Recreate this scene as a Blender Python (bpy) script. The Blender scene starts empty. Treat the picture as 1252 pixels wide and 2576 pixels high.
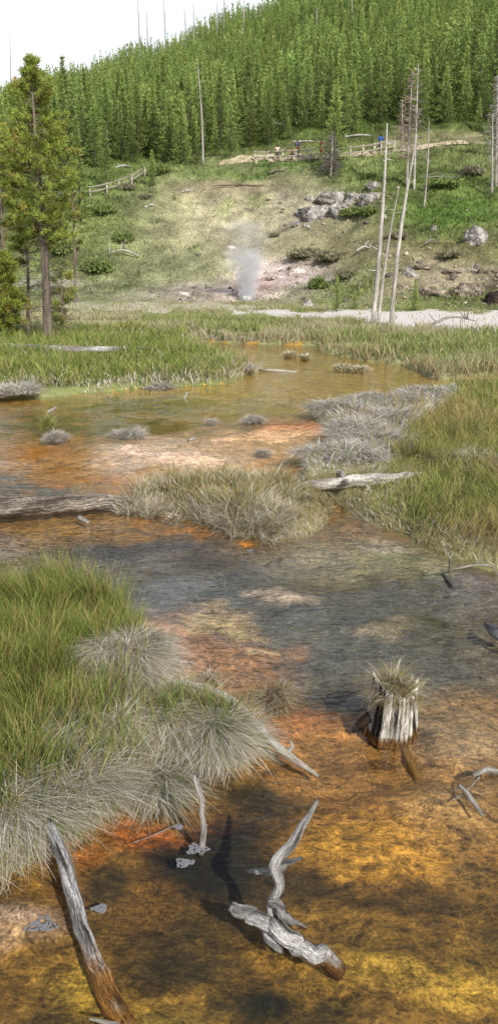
import bpy, bmesh, math, random
import numpy as np
from mathutils import Vector, Matrix
random.seed(5)
SC = bpy.context.scene
COL = SC.collection
F = 1984.0; PITCH = math.atan(608/1984); H = 2.6
cP, sP = math.cos(PITCH), math.sin(PITCH)

# ------------------------------------------------------------------ helpers
def S(r, g, b):
    def f(c):
        c /= 255.0
        return c/12.92 if c <= .04045 else ((c+.055)/1.055)**2.4
    return np.array([f(r), f(g), f(b)])
def ang(py): return math.atan((1288-py)/F) - PITCH
def zrow(py, y): return H + y*math.tan(ang(py))
def G(px, py, z=0.0):
    y = (z-H)/math.tan(ang(py)); dep = y*cP + (H-z)*sP
    return np.array([(px-626)/F*dep, y, z])
def A(px, py, y):
    z = zrow(py, y); dep = y*cP + (H-z)*sP
    return np.array([(px-626)/F*dep, y, z])
def proj(x, y, z):
    dep = np.maximum(y*cP + (H-z)*sP, .05); v = y*sP + (z-H)*cP
    return 626 + F*x/dep, 1288 - F*v/dep
def _h(xi, yi, s):
    h = (xi*374761393 + yi*668265263 + s*974711) & 0xffffffff
    h = ((h ^ (h >> 13))*1274126177) & 0xffffffff
    return ((h ^ (h >> 16)) & 0xffffffff)/4294967296.0
def vn(x, y, s=0):
    xf = np.floor(x); yf = np.floor(y); xi = xf.astype(np.int64); yi = yf.astype(np.int64)
    u = x-xf; v = y-yf; u = u*u*(3-2*u); v = v*v*(3-2*v)
    a = _h(xi, yi, s); b = _h(xi+1, yi, s); c = _h(xi, yi+1, s); d = _h(xi+1, yi+1, s)
    return (a*(1-u)+b*u)*(1-v) + (c*(1-u)+d*u)*v
def fbm(x, y, s=0, o=4):
    t = 0; a = .5; n = 0
    for k in range(o):
        t = t + a*vn(x, y, s+k*17); n += a; x = x*2.03+3.1; y = y*2.03+1.7; a *= .5
    return t/n - .5
def sst(a, b, x):
    t = np.clip((x-a)/(b-a), 0, 1); return t*t*(3-2*t)
def psd(x, y, P):
    P = np.asarray(P); ins = np.zeros(x.shape, bool); dm = np.full(x.shape, 1e9)
    n = len(P)
    for i in range(n):
        ax, ay = P[i][:2]; bx, by = P[(i+1) % n][:2]
        ex, ey = bx-ax, by-ay; L = ex*ex+ey*ey+1e-12
        t = np.clip(((x-ax)*ex+(y-ay)*ey)/L, 0, 1)
        dm = np.minimum(dm, (x-ax-t*ex)**2+(y-ay-t*ey)**2)
        if abs(ey) > 1e-9:
            ins ^= ((ay > y) != (by > y)) & (x < ex*(y-ay)/ey+ax)
    d = np.sqrt(dm)
    return np.where(ins, d, -d)
def gp(l): return [G(a, b)[:2] for a, b in l]

# ------------------------------------------------------------------ plan of banks
L1 = gp([(-700,2260),(0,2195),(70,2150),(130,2075),(270,2035),(370,1985),(420,1915),(480,1900),(540,1930),(600,1900),(625,1850),(600,1800),(540,1785),(470,1780),(425,1745),(405,1690),(360,1625),(340,1580),(290,1545),(200,1520),(0,1505),(-700,1500)])
L2 = gp([(315,1290),(430,1283),(540,1320),(590,1350),(680,1362),(760,1350),(800,1325),(830,1280),(800,1250),(700,1232),(560,1225),(420,1240),(330,1262)])
L4 = gp([(1300,1450),(1240,1432),(1150,1408),(1060,1370),(980,1335),(900,1300),(860,1265),(800,1238),(745,1224),(750,1185),(830,1168),(860,1128),(840,1092),(800,1052),(860,1037),(960,1022),(1040,1002),(1100,982),(1252,968),(1800,962),(2300,1500)])
L3 = gp([(-900,1012),(0,1004),(110,1002),(250,987),(400,974),(570,963),(650,934),(560,907),(505,886),(488,856),(600,864),(800,870),(815,887),(900,904),(1000,919),(1060,943),(1100,957),(1252,951),(1700,946)]) + [np.array([260,60.]), np.array([260,120.]), np.array([-260,120.]), np.array([-260,25.])]
MUD = gp([(740,1365),(830,1290),(900,1300),(1060,1370),(1240,1432),(1600,1520),(1600,1640),(1252,1545),(1130,1490),(1000,1450),(860,1415),(740,1388)])
STRAWP = [(770,1060),(860,1028),(960,1008),(1130,968),(1140,1000),(1060,1050),(1010,1090),(980,1140),(960,1182),(830,1190),(720,1190),(850,1120),(830,1085)]
LOGP = [(720,1185),(1010,1160),(1090,1170),(1060,1230),(1010,1275),(880,1290),(720,1262)]
RAISE = [(380,1135,170,36,.09),(650,1100,180,30,.09),(520,1165,150,22,.08),(460,1600,120,70,.055),(600,1650,90,50,.04),(720,1485,70,20,.06),(650,1790,120,40,.05),(960,1555,60,20,.05),(1120,1830,140,60,.05),(60,2300,120,50,.07),(1100,2000,120,40,.05),(770,1075,120,18,.07)]
def landd(x, y): return np.maximum.reduce([psd(x, y, P) for P in (L1, L2, L3, L4)])

HT = [(0,[(66,0),(74,735),(82,640),(90,540),(98,470),(108,420),(210,264)]),
      (200,[(62,0),(70,728),(78,620),(84,510),(92,462),(104,415),(210,212)]),
      (400,[(63,0),(70,722),(78,615),(86,510),(93,448),(106,405),(210,144)]),
      (626,[(64,0),(71,700),(79,600),(87,500),(93,428),(97,405),(107,375),(210,44)]),
      (800,[(60,0),(68,700),(76,600),(85,500),(92,420),(96,402),(106,355),(210,-50)]),
      (1000,[(54,0),(61,700),(70,600),(80,500),(90,420),(95,398),(105,350),(210,-130)]),
      (1252,[(52,0),(58,720),(67,600),(77,500),(88,420),(94,390),(104,345),(210,-180)])]
HU = [(p-626)/2050.0 for p, _ in HT]
HC = []
for p, l in HT:
    ys = [0]+[a for a, b in l]; zs = [0]+[0 if b == 0 else zrow(b, a) for a, b in l]
    zt = zs[-1]; HC.append((ys+[235, 300, 420, 1500], zs+[zt+1, zt-14, zt-30, zt-45]))
def hillz(x, y):
    u = x/np.maximum(y, 5.0); r = np.zeros(x.shape)
    uu = np.clip(u, HU[0], HU[-1]-1e-6)
    vals = [np.interp(y, a, b) for a, b in HC]
    for i in range(len(HU)-1):
        m = (uu >= HU[i]) & (uu < HU[i+1]); t = (uu-HU[i])/(HU[i+1]-HU[i]); t = t*t*(3-2*t)
        r = np.where(m, vals[i]*(1-t)+vals[i+1]*t, r)
    return r
def height(x, y, full=False):
    x = np.asarray(x, float); y = np.asarray(y, float)
    hz = hillz(x, y)
    low = y < 62
    d = np.full(x.shape, 5.0)
    if low.any():
        d[low] = landd(x[low], y[low])
        k = np.clip(y[low]/8, .6, 3)
        d[low] += .16*k*fbm(x[low]*3/k, y[low]*3/k, 3, 4)
    up = .13*sst(0, .22, d)+.06*sst(.3, 2.5, d)+.05*fbm(x*1.7, y*1.7, 9, 3)*sst(0, .3, d)
    bed = -.035-.05*sst(0, .5, -d)+.06*fbm(x*2.2, y*2.2, 21, 4)+.035*fbm(x*9, y*9, 31, 4)
    z = np.where(d > 0, up-.03*(1-sst(0, .1, d)), bed)
    near = (d < 0) & (y < 30)
    if near.any():
        xn, yn = x[near], y[near]; px, py = proj(xn, yn, np.zeros(xn.shape)); zb = z[near]
        for cx, cy, rx, ry, a in RAISE:
            zb = zb + a*np.exp(-((px-cx)/rx)**2-((py-cy)/ry)**2)
        m = psd(xn+.5*fbm(xn*1.5, yn*1.5, 78, 3), yn+.5*fbm(xn*1.5, yn*1.5, 79, 3), MUD)
        w = sst(-.2, .35, m); zb = zb*(1-w)+w*(.004+.04*fbm(xn*3, yn*3, 77, 4))
        z[near] = np.minimum(zb, .03)
    hm = sst(.1, 3, hz); pxx = 626+2050*x/np.maximum(y, 5)
    ledge = np.exp(-((pxx-1120)/220)**2-((y-60)/9)**2)+np.exp(-((pxx-880)/130)**2-((y-83)/6)**2)
    z = z+hz+hm*((1.6*fbm(x*.12, y*.12, 5, 4)+.8*fbm(x*.6, y*.6, 6, 4))*1+ledge*2.2*np.abs(fbm(x*.5, y*.5, 16, 4)))
    return (z, d, hz) if full else z
def hz1(x, y): return float(height(np.array([x]), np.array([y]))[0])
_t = np.concatenate([np.linspace(2, 60, 260), np.linspace(60.2, 240, 620)])
def T(px, py):
    dx = (px-626)/F; dv = (1288-py)/F
    dy = cP+dv*sP; dz = -sP+dv*cP
    t = _t/dy; x = t*dx; y = t*dy; z = H+t*dz
    h = height(x, y); i = int(np.argmax(h >= z))
    if not (h >= z).any(): i = len(t)-40
    return np.array([x[i], y[i], h[i]])

# ------------------------------------------------------------------ object helpers
def tag(o, label, cat, group=None, kind=None):
    o['label'] = label; o['category'] = cat
    if group: o['group'] = group
    if kind: o['kind'] = kind
    return o
def thing(name, label, cat, loc=(0,0,0), rz=0, group=None):
    o = bpy.data.objects.new(name, None); COL.objects.link(o); o.empty_display_size = .1
    o.location = [float(c) for c in loc]; o.rotation_euler = (0, 0, rz)
    return tag(o, label, cat, group)
def mk(name, V, Fs, mat, parent=None, C=None, smooth=False, grain=None, loc=None):
    V = np.asarray(V, float)
    if loc is not None: V = V-np.asarray(loc)[None]
    me = bpy.data.meshes.new(name)
    if isinstance(Fs, np.ndarray): Fs = [Fs]
    me.vertices.add(len(V)); me.vertices.foreach_set('co', V.astype(np.float32).ravel())
    li = np.concatenate([f.ravel() for f in Fs]); tot = np.concatenate([np.full(len(f), f.shape[1]) for f in Fs])
    st = np.concatenate([[0], np.cumsum(tot)[:-1]])
    me.loops.add(len(li)); me.loops.foreach_set('vertex_index', li.astype(np.int32))
    me.polygons.add(len(tot)); me.polygons.foreach_set('loop_start', st.astype(np.int32))
    if smooth: me.polygons.foreach_set('use_smooth', np.ones(len(tot), bool))
    me.update(calc_edges=True)
    if C is not None:
        ca = me.color_attributes.new('Col', 'FLOAT_COLOR', 'POINT')
        ca.data.foreach_set('color', np.concatenate([C, np.ones((len(C), 1))], 1).astype(np.float32).ravel())
    if grain is not None:
        ga = me.attributes.new('grain', 'FLOAT_VECTOR', 'POINT'); ga.data.foreach_set('vector', grain.astype(np.float32).ravel())
    me.materials.append(mat)
    o = bpy.data.objects.new(name, me); COL.objects.link(o)
    if parent is not None: o.parent = parent
    elif loc is not None: o.location = [float(c) for c in loc]
    return o
def cat_m(parts):
    Vs, Fs, Cs = [], [], []; n = 0
    for V, Fx, C in parts:
        Vs.append(V); Fs.append(Fx+n); Cs.append(C); n += len(V)
    return np.concatenate(Vs), np.concatenate(Fs), np.concatenate(Cs)

# ------------------------------------------------------------------ materials
def N(nt, t, **kw):
    n = nt.nodes.new(t)
    for k, v in kw.items(): setattr(n, k, v)
    return n
def colmat(name, rough=.9, ns=(8, 60), var=(.5, .3), bump=.3, bdist=.02, transl=0.0, spec=.2, grain=False, stretch=None, crack=0.0):
    m = bpy.data.materials.new(name); m.use_nodes = True; nt = m.node_tree; L = nt.links
    b = nt.nodes['Principled BSDF']; b.inputs['Roughness'].default_value = rough; b.inputs['Specular IOR Level'].default_value = spec
    at = N(nt, 'ShaderNodeAttribute', attribute_name='Col')
    if grain:
        tc = N(nt, 'ShaderNodeAttribute', attribute_name='grain'); co = tc.outputs['Vector']
    else:
        tc = N(nt, 'ShaderNodeTexCoord'); co = tc.outputs['Object']
    if stretch:
        mp = N(nt, 'ShaderNodeMapping'); mp.inputs['Scale'].default_value = stretch; L.new(co, mp.inputs['Vector']); co = mp.outputs['Vector']
    cur = at.outputs['Color']; fac = None
    for sc, va in zip(ns, var):
        nz = N(nt, 'ShaderNodeTexNoise'); nz.inputs['Scale'].default_value = sc; nz.inputs['Detail'].default_value = 6; nz.inputs['Roughness'].default_value = .65
        L.new(co, nz.inputs['Vector'])
        mr = N(nt, 'ShaderNodeMapRange'); mr.inputs[1].default_value = .35; mr.inputs[2].default_value = .65; mr.inputs[3].default_value = 1-va; mr.inputs[4].default_value = 1+va*.8
        L.new(nz.outputs['Fac'], mr.inputs[0])
        mx = N(nt, 'ShaderNodeVectorMath', operation='SCALE'); L.new(cur, mx.inputs[0]); L.new(mr.outputs[0], mx.inputs['Scale'])
        cur = mx.outputs[0]; fac = nz.outputs['Fac']
    if crack:
        nz = N(nt, 'ShaderNodeTexNoise'); nz.inputs['Scale'].default_value = 4.5; nz.inputs['Detail'].default_value = 3; L.new(co, nz.inputs['Vector'])
        sb = N(nt, 'ShaderNodeMath', operation='SUBTRACT'); L.new(nz.outputs['Fac'], sb.inputs[0]); sb.inputs[1].default_value = .5
        ab = N(nt, 'ShaderNodeMath', operation='ABSOLUTE'); L.new(sb.outputs[0], ab.inputs[0])
        mr = N(nt, 'ShaderNodeMapRange'); mr.inputs[1].default_value = .0; mr.inputs[2].default_value = .03; mr.inputs[3].default_value = 1-crack; mr.inputs[4].default_value = 1; L.new(ab.outputs[0], mr.inputs[0])
        mx = N(nt, 'ShaderNodeVectorMath', operation='SCALE'); L.new(cur, mx.inputs[0]); L.new(mr.outputs[0], mx.inputs['Scale']); cur = mx.outputs[0]
        ad = N(nt, 'ShaderNodeMath', operation='ADD'); L.new(fac, ad.inputs[0]); L.new(mr.outputs[0], ad.inputs[1]); fac = ad.outputs[0]
    L.new(cur, b.inputs['Base Color'])
    if bump and fac is not None:
        bp = N(nt, 'ShaderNodeBump'); bp.inputs['Strength'].default_value = bump; bp.inputs['Distance'].default_value = bdist
        L.new(fac, bp.inputs['Height']); L.new(bp.outputs[0], b.inputs['Normal'])
    if transl:
        tr = N(nt, 'ShaderNodeBsdfTranslucent'); L.new(cur, tr.inputs['Color'])
        ms = N(nt, 'ShaderNodeMixShader'); ms.inputs[0].default_value = transl
        L.new(b.outputs[0], ms.inputs[1]); L.new(tr.outputs[0], ms.inputs[2]); L.new(ms.outputs[0], nt.nodes['Material Output'].inputs['Surface'])
    return m
M_land = colmat('meadow_soil', .95, (6, 70), (.3, .3), .5, .03)
M_hill = colmat('hill_soil', .95, (.7, 5), (.3, .45), 1.0, .4)
M_grass = colmat('grass_blades', .7, (), (), 0, transl=.3, spec=.15)
M_leaf = colmat('pine_needles', .8, (), (), 0, transl=.28, spec=.1)
M_bark = colmat('bark', .95, (3, 14), (.3, .35), .7, .03, grain=True, stretch=(3, 3, 1))
M_wood = colmat('weathered_wood', .85, (1.6, 9), (.4, .5), 1.0, .012, grain=True, stretch=(5, 5, .55), crack=.75)
M_twig = colmat('dead_twigs', .9, (), (), 0)
M_rock = colmat('rock_face', .9, (1.2, 6), (.35, .5), 1.0, .25)
M_cloth = colmat('cloth', .9, (30,), (.1,), .1, .003)
M_skin = colmat('skin', .6, (20,), (.06,), 0)
M_rail = colmat('rail_wood', .85, (2, 9), (.2, .2), .3, .01)
M_path = colmat('trail_gravel', .95, (2, 20), (.12, .15), .4, .03)
M_foam = colmat('foam', .35, (60,), (.12,), .4, .004, transl=.2, spec=.5)

m = bpy.data.materials.new('stream_bed_mats_caustics'); m.use_nodes = True; nt = m.node_tree; L = nt.links; M_bed = m
b = nt.nodes['Principled BSDF']; b.inputs['Roughness'].default_value = .6
at = N(nt, 'ShaderNodeAttribute', attribute_name='Col'); tc = N(nt, 'ShaderNodeTexCoord')
def noise(scale, det=6, dist=0.0, stretch=(1,1,1), rough=.6, rot=.5):
    mp = N(nt, 'ShaderNodeMapping'); mp.inputs['Scale'].default_value = stretch; mp.inputs['Rotation'].default_value = (0, 0, rot); L.new(tc.outputs['Object'], mp.inputs[0])
    nz = N(nt, 'ShaderNodeTexNoise'); nz.inputs['Scale'].default_value = scale; nz.inputs['Detail'].default_value = det; nz.inputs['Distortion'].default_value = dist; nz.inputs['Roughness'].default_value = rough
    L.new(mp.outputs[0], nz.inputs['Vector']); return nz.outputs['Fac']
def mrange(f, a, c, lo, hi):
    mr = N(nt, 'ShaderNodeMapRange'); mr.inputs[1].default_value = a; mr.inputs[2].default_value = c; mr.inputs[3].default_value = lo; mr.inputs[4].default_value = hi; L.new(f, mr.inputs[0]); return mr.outputs[0]
def scale(c, f):
    mx = N(nt, 'ShaderNodeVectorMath', operation='SCALE'); L.new(c, mx.inputs[0]); L.new(f, mx.inputs['Scale']); return mx.outputs[0]
def mth(op, a, b_=None):
    n_ = N(nt, 'ShaderNodeMath', operation=op)
    for i, v in enumerate((a, b_)):
        if v is None: continue
        if isinstance(v, (int, float)): n_.inputs[i].default_value = v
        else: L.new(v, n_.inputs[i])
    return n_.outputs[0]
n1 = noise(2.6, 10, .9, (1, 1.3, 1), .62); n2 = noise(11, 10, 1.2, (.8, 1.2, 1), .8); n3 = noise(70, 4)
c = scale(at.outputs['Color'], mrange(n1, .36, .64, .75, 1.4)); c = scale(c, mrange(n2, .38, .62, .32, 1.9)); c = scale(c, mrange(n3, .32, .68, .55, 1.5))
fil = noise(22, 6, 2.6, (.25, 1.0, 1), .7, .9); c = scale(c, mrange(fil, .38, .62, .62, 1.4))
band = mrange(mth('ABSOLUTE', mth('SUBTRACT', noise(4.0, 9, 1.8, (.8, 1.4, 1), .68), .5)), .0, .016, .6, 0)
mix = N(nt, 'ShaderNodeMix', data_type='RGBA'); L.new(band, mix.inputs[0]); L.new(c, mix.inputs[6]); L.new(scale(at.outputs['Color'], mrange(n3, .3, .7, 1.2, 2.3)), mix.inputs[7])
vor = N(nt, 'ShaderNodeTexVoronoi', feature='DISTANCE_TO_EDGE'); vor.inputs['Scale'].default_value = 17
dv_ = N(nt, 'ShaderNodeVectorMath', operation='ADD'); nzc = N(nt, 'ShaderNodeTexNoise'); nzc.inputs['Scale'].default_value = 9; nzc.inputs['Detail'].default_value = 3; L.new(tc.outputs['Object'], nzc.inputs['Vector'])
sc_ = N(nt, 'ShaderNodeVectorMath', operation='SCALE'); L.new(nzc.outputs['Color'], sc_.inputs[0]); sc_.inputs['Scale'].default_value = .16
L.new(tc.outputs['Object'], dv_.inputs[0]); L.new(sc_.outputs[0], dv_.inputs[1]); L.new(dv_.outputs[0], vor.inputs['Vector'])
caustic_net = mth('MULTIPLY', mrange(vor.outputs['Distance'], 0, .09, 1, 0), mrange(noise(1.7, 4), .46, .56, 0, .8))  # bright net of water caustics, painted into the bed colour
mixn = N(nt, 'ShaderNodeMix', data_type='RGBA'); L.new(caustic_net, mixn.inputs[0]); L.new(mix.outputs[2], mixn.inputs[6]); L.new(scale(at.outputs['Color'], mrange(n3, .3, .7, 1.7, 3.0)), mixn.inputs[7])
mix2 = N(nt, 'ShaderNodeMix', data_type='RGBA'); L.new(mrange(noise(5.0, 9, 1.2, (1, 1.5, 1), .66), .54, .58, 0, .62), mix2.inputs[0]); L.new(mixn.outputs[2], mix2.inputs[6]); L.new(scale(mixn.outputs[2], mrange(n3, 0, 1, .25, .5)), mix2.inputs[7])
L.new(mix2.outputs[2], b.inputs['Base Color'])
bp = N(nt, 'ShaderNodeBump'); bp.inputs['Strength'].default_value = 1.0; bp.inputs['Distance'].default_value = .03; L.new(n2, bp.inputs['Height']); L.new(bp.outputs[0], b.inputs['Normal'])

m = bpy.data.materials.new('stream_water'); m.use_nodes = True; nt = m.node_tree; L = nt.links; M_water = m
nt.nodes.remove(nt.nodes['Principled BSDF']); tc = N(nt, 'ShaderNodeTexCoord'); sy = N(nt, 'ShaderNodeSeparateXYZ'); L.new(tc.outputs['Object'], sy.inputs[0])
wv1 = noise(6, 2.0, .6, (.6, 2.2, 1), .5, rot=-.3); wv2 = noise(17, 1.5, .5, (.55, 1.9, 1), .5, rot=-.15); big = noise(1.1, 4, .8)
ad = N(nt, 'ShaderNodeMath', operation='MULTIPLY_ADD'); L.new(wv2, ad.inputs[0]); ad.inputs[1].default_value = .65; L.new(wv1, ad.inputs[2])
zone = mth('MULTIPLY', mrange(sy.outputs['Y'], 3.9, 5.4, .12, 1.0), mrange(sy.outputs['Y'], 8.2, 10.5, 1.0, .2))
am = N(nt, 'ShaderNodeMath', operation='MULTIPLY'); L.new(ad.outputs[0], am.inputs[0]); L.new(mth('MULTIPLY', mrange(big, .38, .62, .25, 1.5), zone), am.inputs[1])
bp = N(nt, 'ShaderNodeBump'); bp.inputs['Strength'].default_value = 1.0; bp.inputs['Distance'].default_value = .026; L.new(am.outputs[0], bp.inputs['Height'])
ge = N(nt, 'ShaderNodeNewGeometry'); dt = N(nt, 'ShaderNodeVectorMath', operation='DOT_PRODUCT'); L.new(bp.outputs[0], dt.inputs[0]); L.new(ge.outputs['Incoming'], dt.inputs[1])
cs = mth('MINIMUM', mth('ABSOLUTE', dt.outputs['Value']), 1.0); fres = mth('ADD', .02, mth('MULTIPLY', .98, mth('POWER', mth('SUBTRACT', 1.0, cs), 4.0)))
tr = N(nt, 'ShaderNodeBsdfTransparent'); tr.inputs['Color'].default_value = (.95, .93, .85, 1)
gl = N(nt, 'ShaderNodeBsdfGlossy'); gl.inputs['Roughness'].default_value = .015; L.new(bp.outputs[0], gl.inputs['Normal'])
ms = N(nt, 'ShaderNodeMixShader'); L.new(fres, ms.inputs[0]); L.new(tr.outputs[0], ms.inputs[1]); L.new(gl.outputs[0], ms.inputs[2]); L.new(ms.outputs[0], nt.nodes['Material Output'].inputs['Surface'])

# ------------------------------------------------------------------ colours of the ground
def blend(px, py, c, blobs, ex=1.3):
    for cx, cy, rx, ry, col, s in blobs:
        q = ((px-cx)/rx)**2+((py-cy)/ry)**2
        w = (s*np.exp(-q**ex))[:, None]; c = c*(1-w)+np.asarray(col)[None]*w
    return c
BED = [(626,2400,900,260,S(130,98,40),1),(626,2050,900,180,S(146,104,46),1),(700,1800,700,110,S(156,112,64),1),(600,1500,900,160,S(80,84,88),1),(900,1640,500,90,S(86,88,87),.9),  # blue-grey midstream blobs tint the bed with reflected sky
 (560,2140,170,150,S(20,20,11),1),(640,1990,110,60,S(44,38,20),.95),(380,2065,120,50,S(150,82,30),.85),(280,2215,130,85,S(46,37,17),.95),(430,1970,80,35,S(64,48,27),.8),(200,2130,90,30,S(146,86,34),.8),(150,2250,60,60,S(130,88,54),.6),(890,2110,220,75,S(184,136,54),.95),(740,2200,90,50,S(52,43,19),.85),(1000,2235,230,40,S(76,56,24),.85),(1100,2400,200,80,S(172,138,56),.95),(1000,2330,200,36,S(104,78,32),.8),  # near-black pool and long dark band on the right are painted shadow
 (480,2350,150,70,S(38,34,17),.92),(690,2490,170,80,S(26,26,12),1),(250,2470,190,58,S(166,136,52),.95),(60,2530,110,45,S(60,51,22),.8),(430,2540,120,50,S(114,96,40),.8),(920,2540,130,50,S(58,48,22),.85),(1200,2300,80,34,S(72,56,25),.8),(55,2310,95,42,S(150,124,100),.95),(430,2240,90,45,S(126,90,38),.8),(1150,2010,150,70,S(152,122,80),.8),(1180,2150,120,50,S(112,88,46),.75),  # golden blobs in both lower corners are painted caustic highlights
 (450,1600,130,80,S(186,138,106),.95),(620,1660,110,60,S(164,118,80),.85),(680,1800,190,60,S(174,114,60),.9),(560,1540,80,25,S(172,148,118),.7),(1130,1830,170,100,S(148,126,94),.85),(900,1900,200,80,S(140,102,52),.8),(840,1730,140,50,S(58,57,50),.85),(480,1540,60,20,S(92,88,84),.5),  # dark grey blob beside the stump is its cast shadow, painted in
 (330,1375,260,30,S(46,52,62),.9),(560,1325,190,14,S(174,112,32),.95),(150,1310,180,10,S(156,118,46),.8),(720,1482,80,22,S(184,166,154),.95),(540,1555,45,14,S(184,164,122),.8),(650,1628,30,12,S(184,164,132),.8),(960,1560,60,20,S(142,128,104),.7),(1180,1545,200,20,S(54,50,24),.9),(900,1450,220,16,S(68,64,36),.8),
 (980,1400,280,50,S(138,128,104),.95),(1050,1430,150,18,S(110,116,76),.5),
 (300,1220,420,40,S(156,104,42),1),(400,1150,700,60,S(170,122,70),1),(60,1215,160,26,S(92,94,98),.95),(390,1133,180,40,S(206,176,152),1),(660,1102,170,32,S(196,156,114),.95),(560,1170,150,20,S(204,172,140),.9),(100,1130,150,22,S(164,104,32),.95),(250,1190,150,16,S(166,104,32),.95),(700,1165,70,14,S(190,128,68),.8),  # grey-blue blob at the left edge is a painted reflection
 (600,950,1000,85,S(166,138,58),1),(150,1060,330,20,S(94,88,30),.95),(330,1010,220,16,S(86,88,38),.85),(600,1010,160,20,S(134,124,56),.7),(770,1072,130,18,S(168,112,72),.85),(840,1000,140,30,S(168,134,66),.7),(640,900,120,25,S(164,136,58),.7)]
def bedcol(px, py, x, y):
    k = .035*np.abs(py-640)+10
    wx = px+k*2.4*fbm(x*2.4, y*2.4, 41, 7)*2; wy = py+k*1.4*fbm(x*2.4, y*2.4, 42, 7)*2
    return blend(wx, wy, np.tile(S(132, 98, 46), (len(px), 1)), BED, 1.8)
PALE = [(560,782),(640,780),(760,782),(900,784),(1060,782),(1252,786),(1500,790),(1500,850),(1252,838),(1150,836),(1050,826),(960,820),(880,808),(760,800),(650,792)]
PALE2 = [(130,766),(300,758),(480,763),(640,766),(640,777),(430,784),(250,786),(130,783)]
LAND = [(300,930,500,90,S(122,130,74),.9),(900,860,500,40,S(146,146,100),.8),(1100,1100,300,150,S(134,126,88),1),(1050,1330,260,110,S(134,126,88),1),(100,1700,400,260,S(112,104,68),1),(560,1280,400,130,S(134,120,88),1),
        (250,815,110,12,S(180,166,142),.8),(60,830,200,14,S(128,138,82),.6)]
def edgew(px, py): return py+26*fbm(px*.02, py*.12, 91, 4)
def landcol(px, py):
    c = blend(px, py, np.tile(S(148, 146, 104), (len(px), 1)), LAND)
    w = sst(-3, 3, psd(px, edgew(px, py), PALE))[:, None]; c = c*(1-w)+S(214, 206, 198)[None]*w
    w = .75*sst(-3, 3, psd(px, edgew(px, py), PALE2))[:, None]*(.45+.55*sst(-.1, .1, fbm(px*.012, py*.05, 93, 3)))[:, None]; return c*(1-w)+S(200, 190, 174)[None]*w
HILL = [(300,560,230,140,S(130,142,84),.9),(260,450,170,60,S(120,142,72),.85),(620,560,270,125,S(192,182,148),.93),(560,475,130,30,S(174,156,128),.7),(700,610,160,60,S(178,170,138),.7),(450,680,180,50,S(160,160,122),.75),
 (720,692,105,36,S(244,222,214),.97),(590,742,170,30,S(236,216,206),.97),(660,715,55,16,S(184,128,112),.8),(850,645,120,60,S(134,126,90),.75),(1080,610,200,80,S(140,132,92),.8),(1130,535,150,50,S(110,140,64),.95),(1080,470,180,40,S(114,134,68),.85),(1120,705,200,50,S(178,162,138),.9),(950,640,80,30,S(152,146,110),.7),(1200,640,90,30,S(136,130,88),.7),
 (700,430,300,16,S(110,136,68),.8),(1120,348,170,16,S(190,174,142),.8),(150,712,120,24,S(206,196,180),.9),(250,758,230,16,S(196,188,168),.6),(780,520,100,36,S(186,176,154),.65),(1235,735,50,22,S(74,60,48),.9)]
def hillcol(px, py, x, y):
    wx = px+90*fbm(x*.25, y*.25, 51, 5); wy = py+80*fbm(x*.25, y*.25, 52, 5)
    c = blend(wx, wy, np.tile(S(130, 140, 84), (len(px), 1)), HILL)
    gp_ = (.55*sst(.06, .2, fbm(x*.22+4, y*.22, 66, 5)))[:, None]; c = c*(1-gp_)+S(132, 144, 82)[None]*gp_
    for cx, cy, rx, ry, col in ((720,692,90,26,S(244,222,214)),(590,742,150,20,S(236,216,206))):
        w = np.exp(-((px-cx)/rx)**2-((py-cy)/ry)**2)[:, None]; c = c*(1-w)+col[None]*w
    w = sst(100, 112, y)[:, None]; c = c*(1-w)+S(84, 102, 46)[None]*w
    g = fbm(x*.5, y*.5, 61, 5)[:, None]; g2 = sst(.1, .25, fbm(x*.3+9, y*.3, 63, 5))[:, None]
    return c*(1+1.2*g)*(1-.28*g2)

# ------------------------------------------------------------------ terrain
rows = np.array([ang(p) for p in np.arange(2900, 764, -2.7)])
ys = np.concatenate([np.linspace(-6, 1.7, 16), -H/np.tan(rows)])
ys = ys[ys < 62]; ys = np.concatenate([ys, np.arange(62.3, 215, .5), np.linspace(216, 300, 24), np.geomspace(310, 1500, 16)])
s = np.linspace(-1, 1, 501); s = .6*s+.4*s**3
W = .45*np.sqrt((ys+1.5)**2+9)
X = s[None, :]*W[:, None]; Y = np.repeat(ys[:, None], len(s), 1)
x = X.ravel(); y = Y.ravel()
z, d, hz = height(x, y, True)
px, py = proj(x, y, np.where(d < 0, 0, z))
nr, nc = X.shape
idx = np.arange(nr*nc).reshape(nr, nc)
Q = np.stack([idx[:-1, :-1], idx[:-1, 1:], idx[1:, 1:], idx[1:, :-1]], -1).reshape(-1, 4)
V = np.stack([x, y, z], 1)
hq = hz[Q].mean(1); dq = d[Q].mean(1)
cls = np.where(hq > .05, 2, np.where(dq > 0, 1, 0))
for k, (nm, mt, lb, cg) in enumerate([('stream_bed', M_bed, 'orange and brown mineral bed of the shallow hot stream', 'stream bed'), ('meadow', M_land, 'flat grassy banks and pale flats around the stream', 'ground'), ('hillside', M_hill, 'grassy hill with a bare tan slope rising behind the basin', 'hill')]):
    q = Q[cls == k]; u, inv = np.unique(q, return_inverse=True); q2 = inv.reshape(-1, 4)
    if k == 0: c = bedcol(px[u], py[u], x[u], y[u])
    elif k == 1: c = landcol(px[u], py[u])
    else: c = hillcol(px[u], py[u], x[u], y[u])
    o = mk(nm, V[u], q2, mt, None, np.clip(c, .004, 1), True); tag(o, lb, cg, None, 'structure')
wv = np.array([(-14,-6,0),(16,-6,0),(22,40,0),(-22,40,0)], float)
tag(mk('water', wv, np.array([[0,1,2,3]]), M_water), 'clear shallow stream water spreading across the basin', 'water', None, 'structure')

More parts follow.
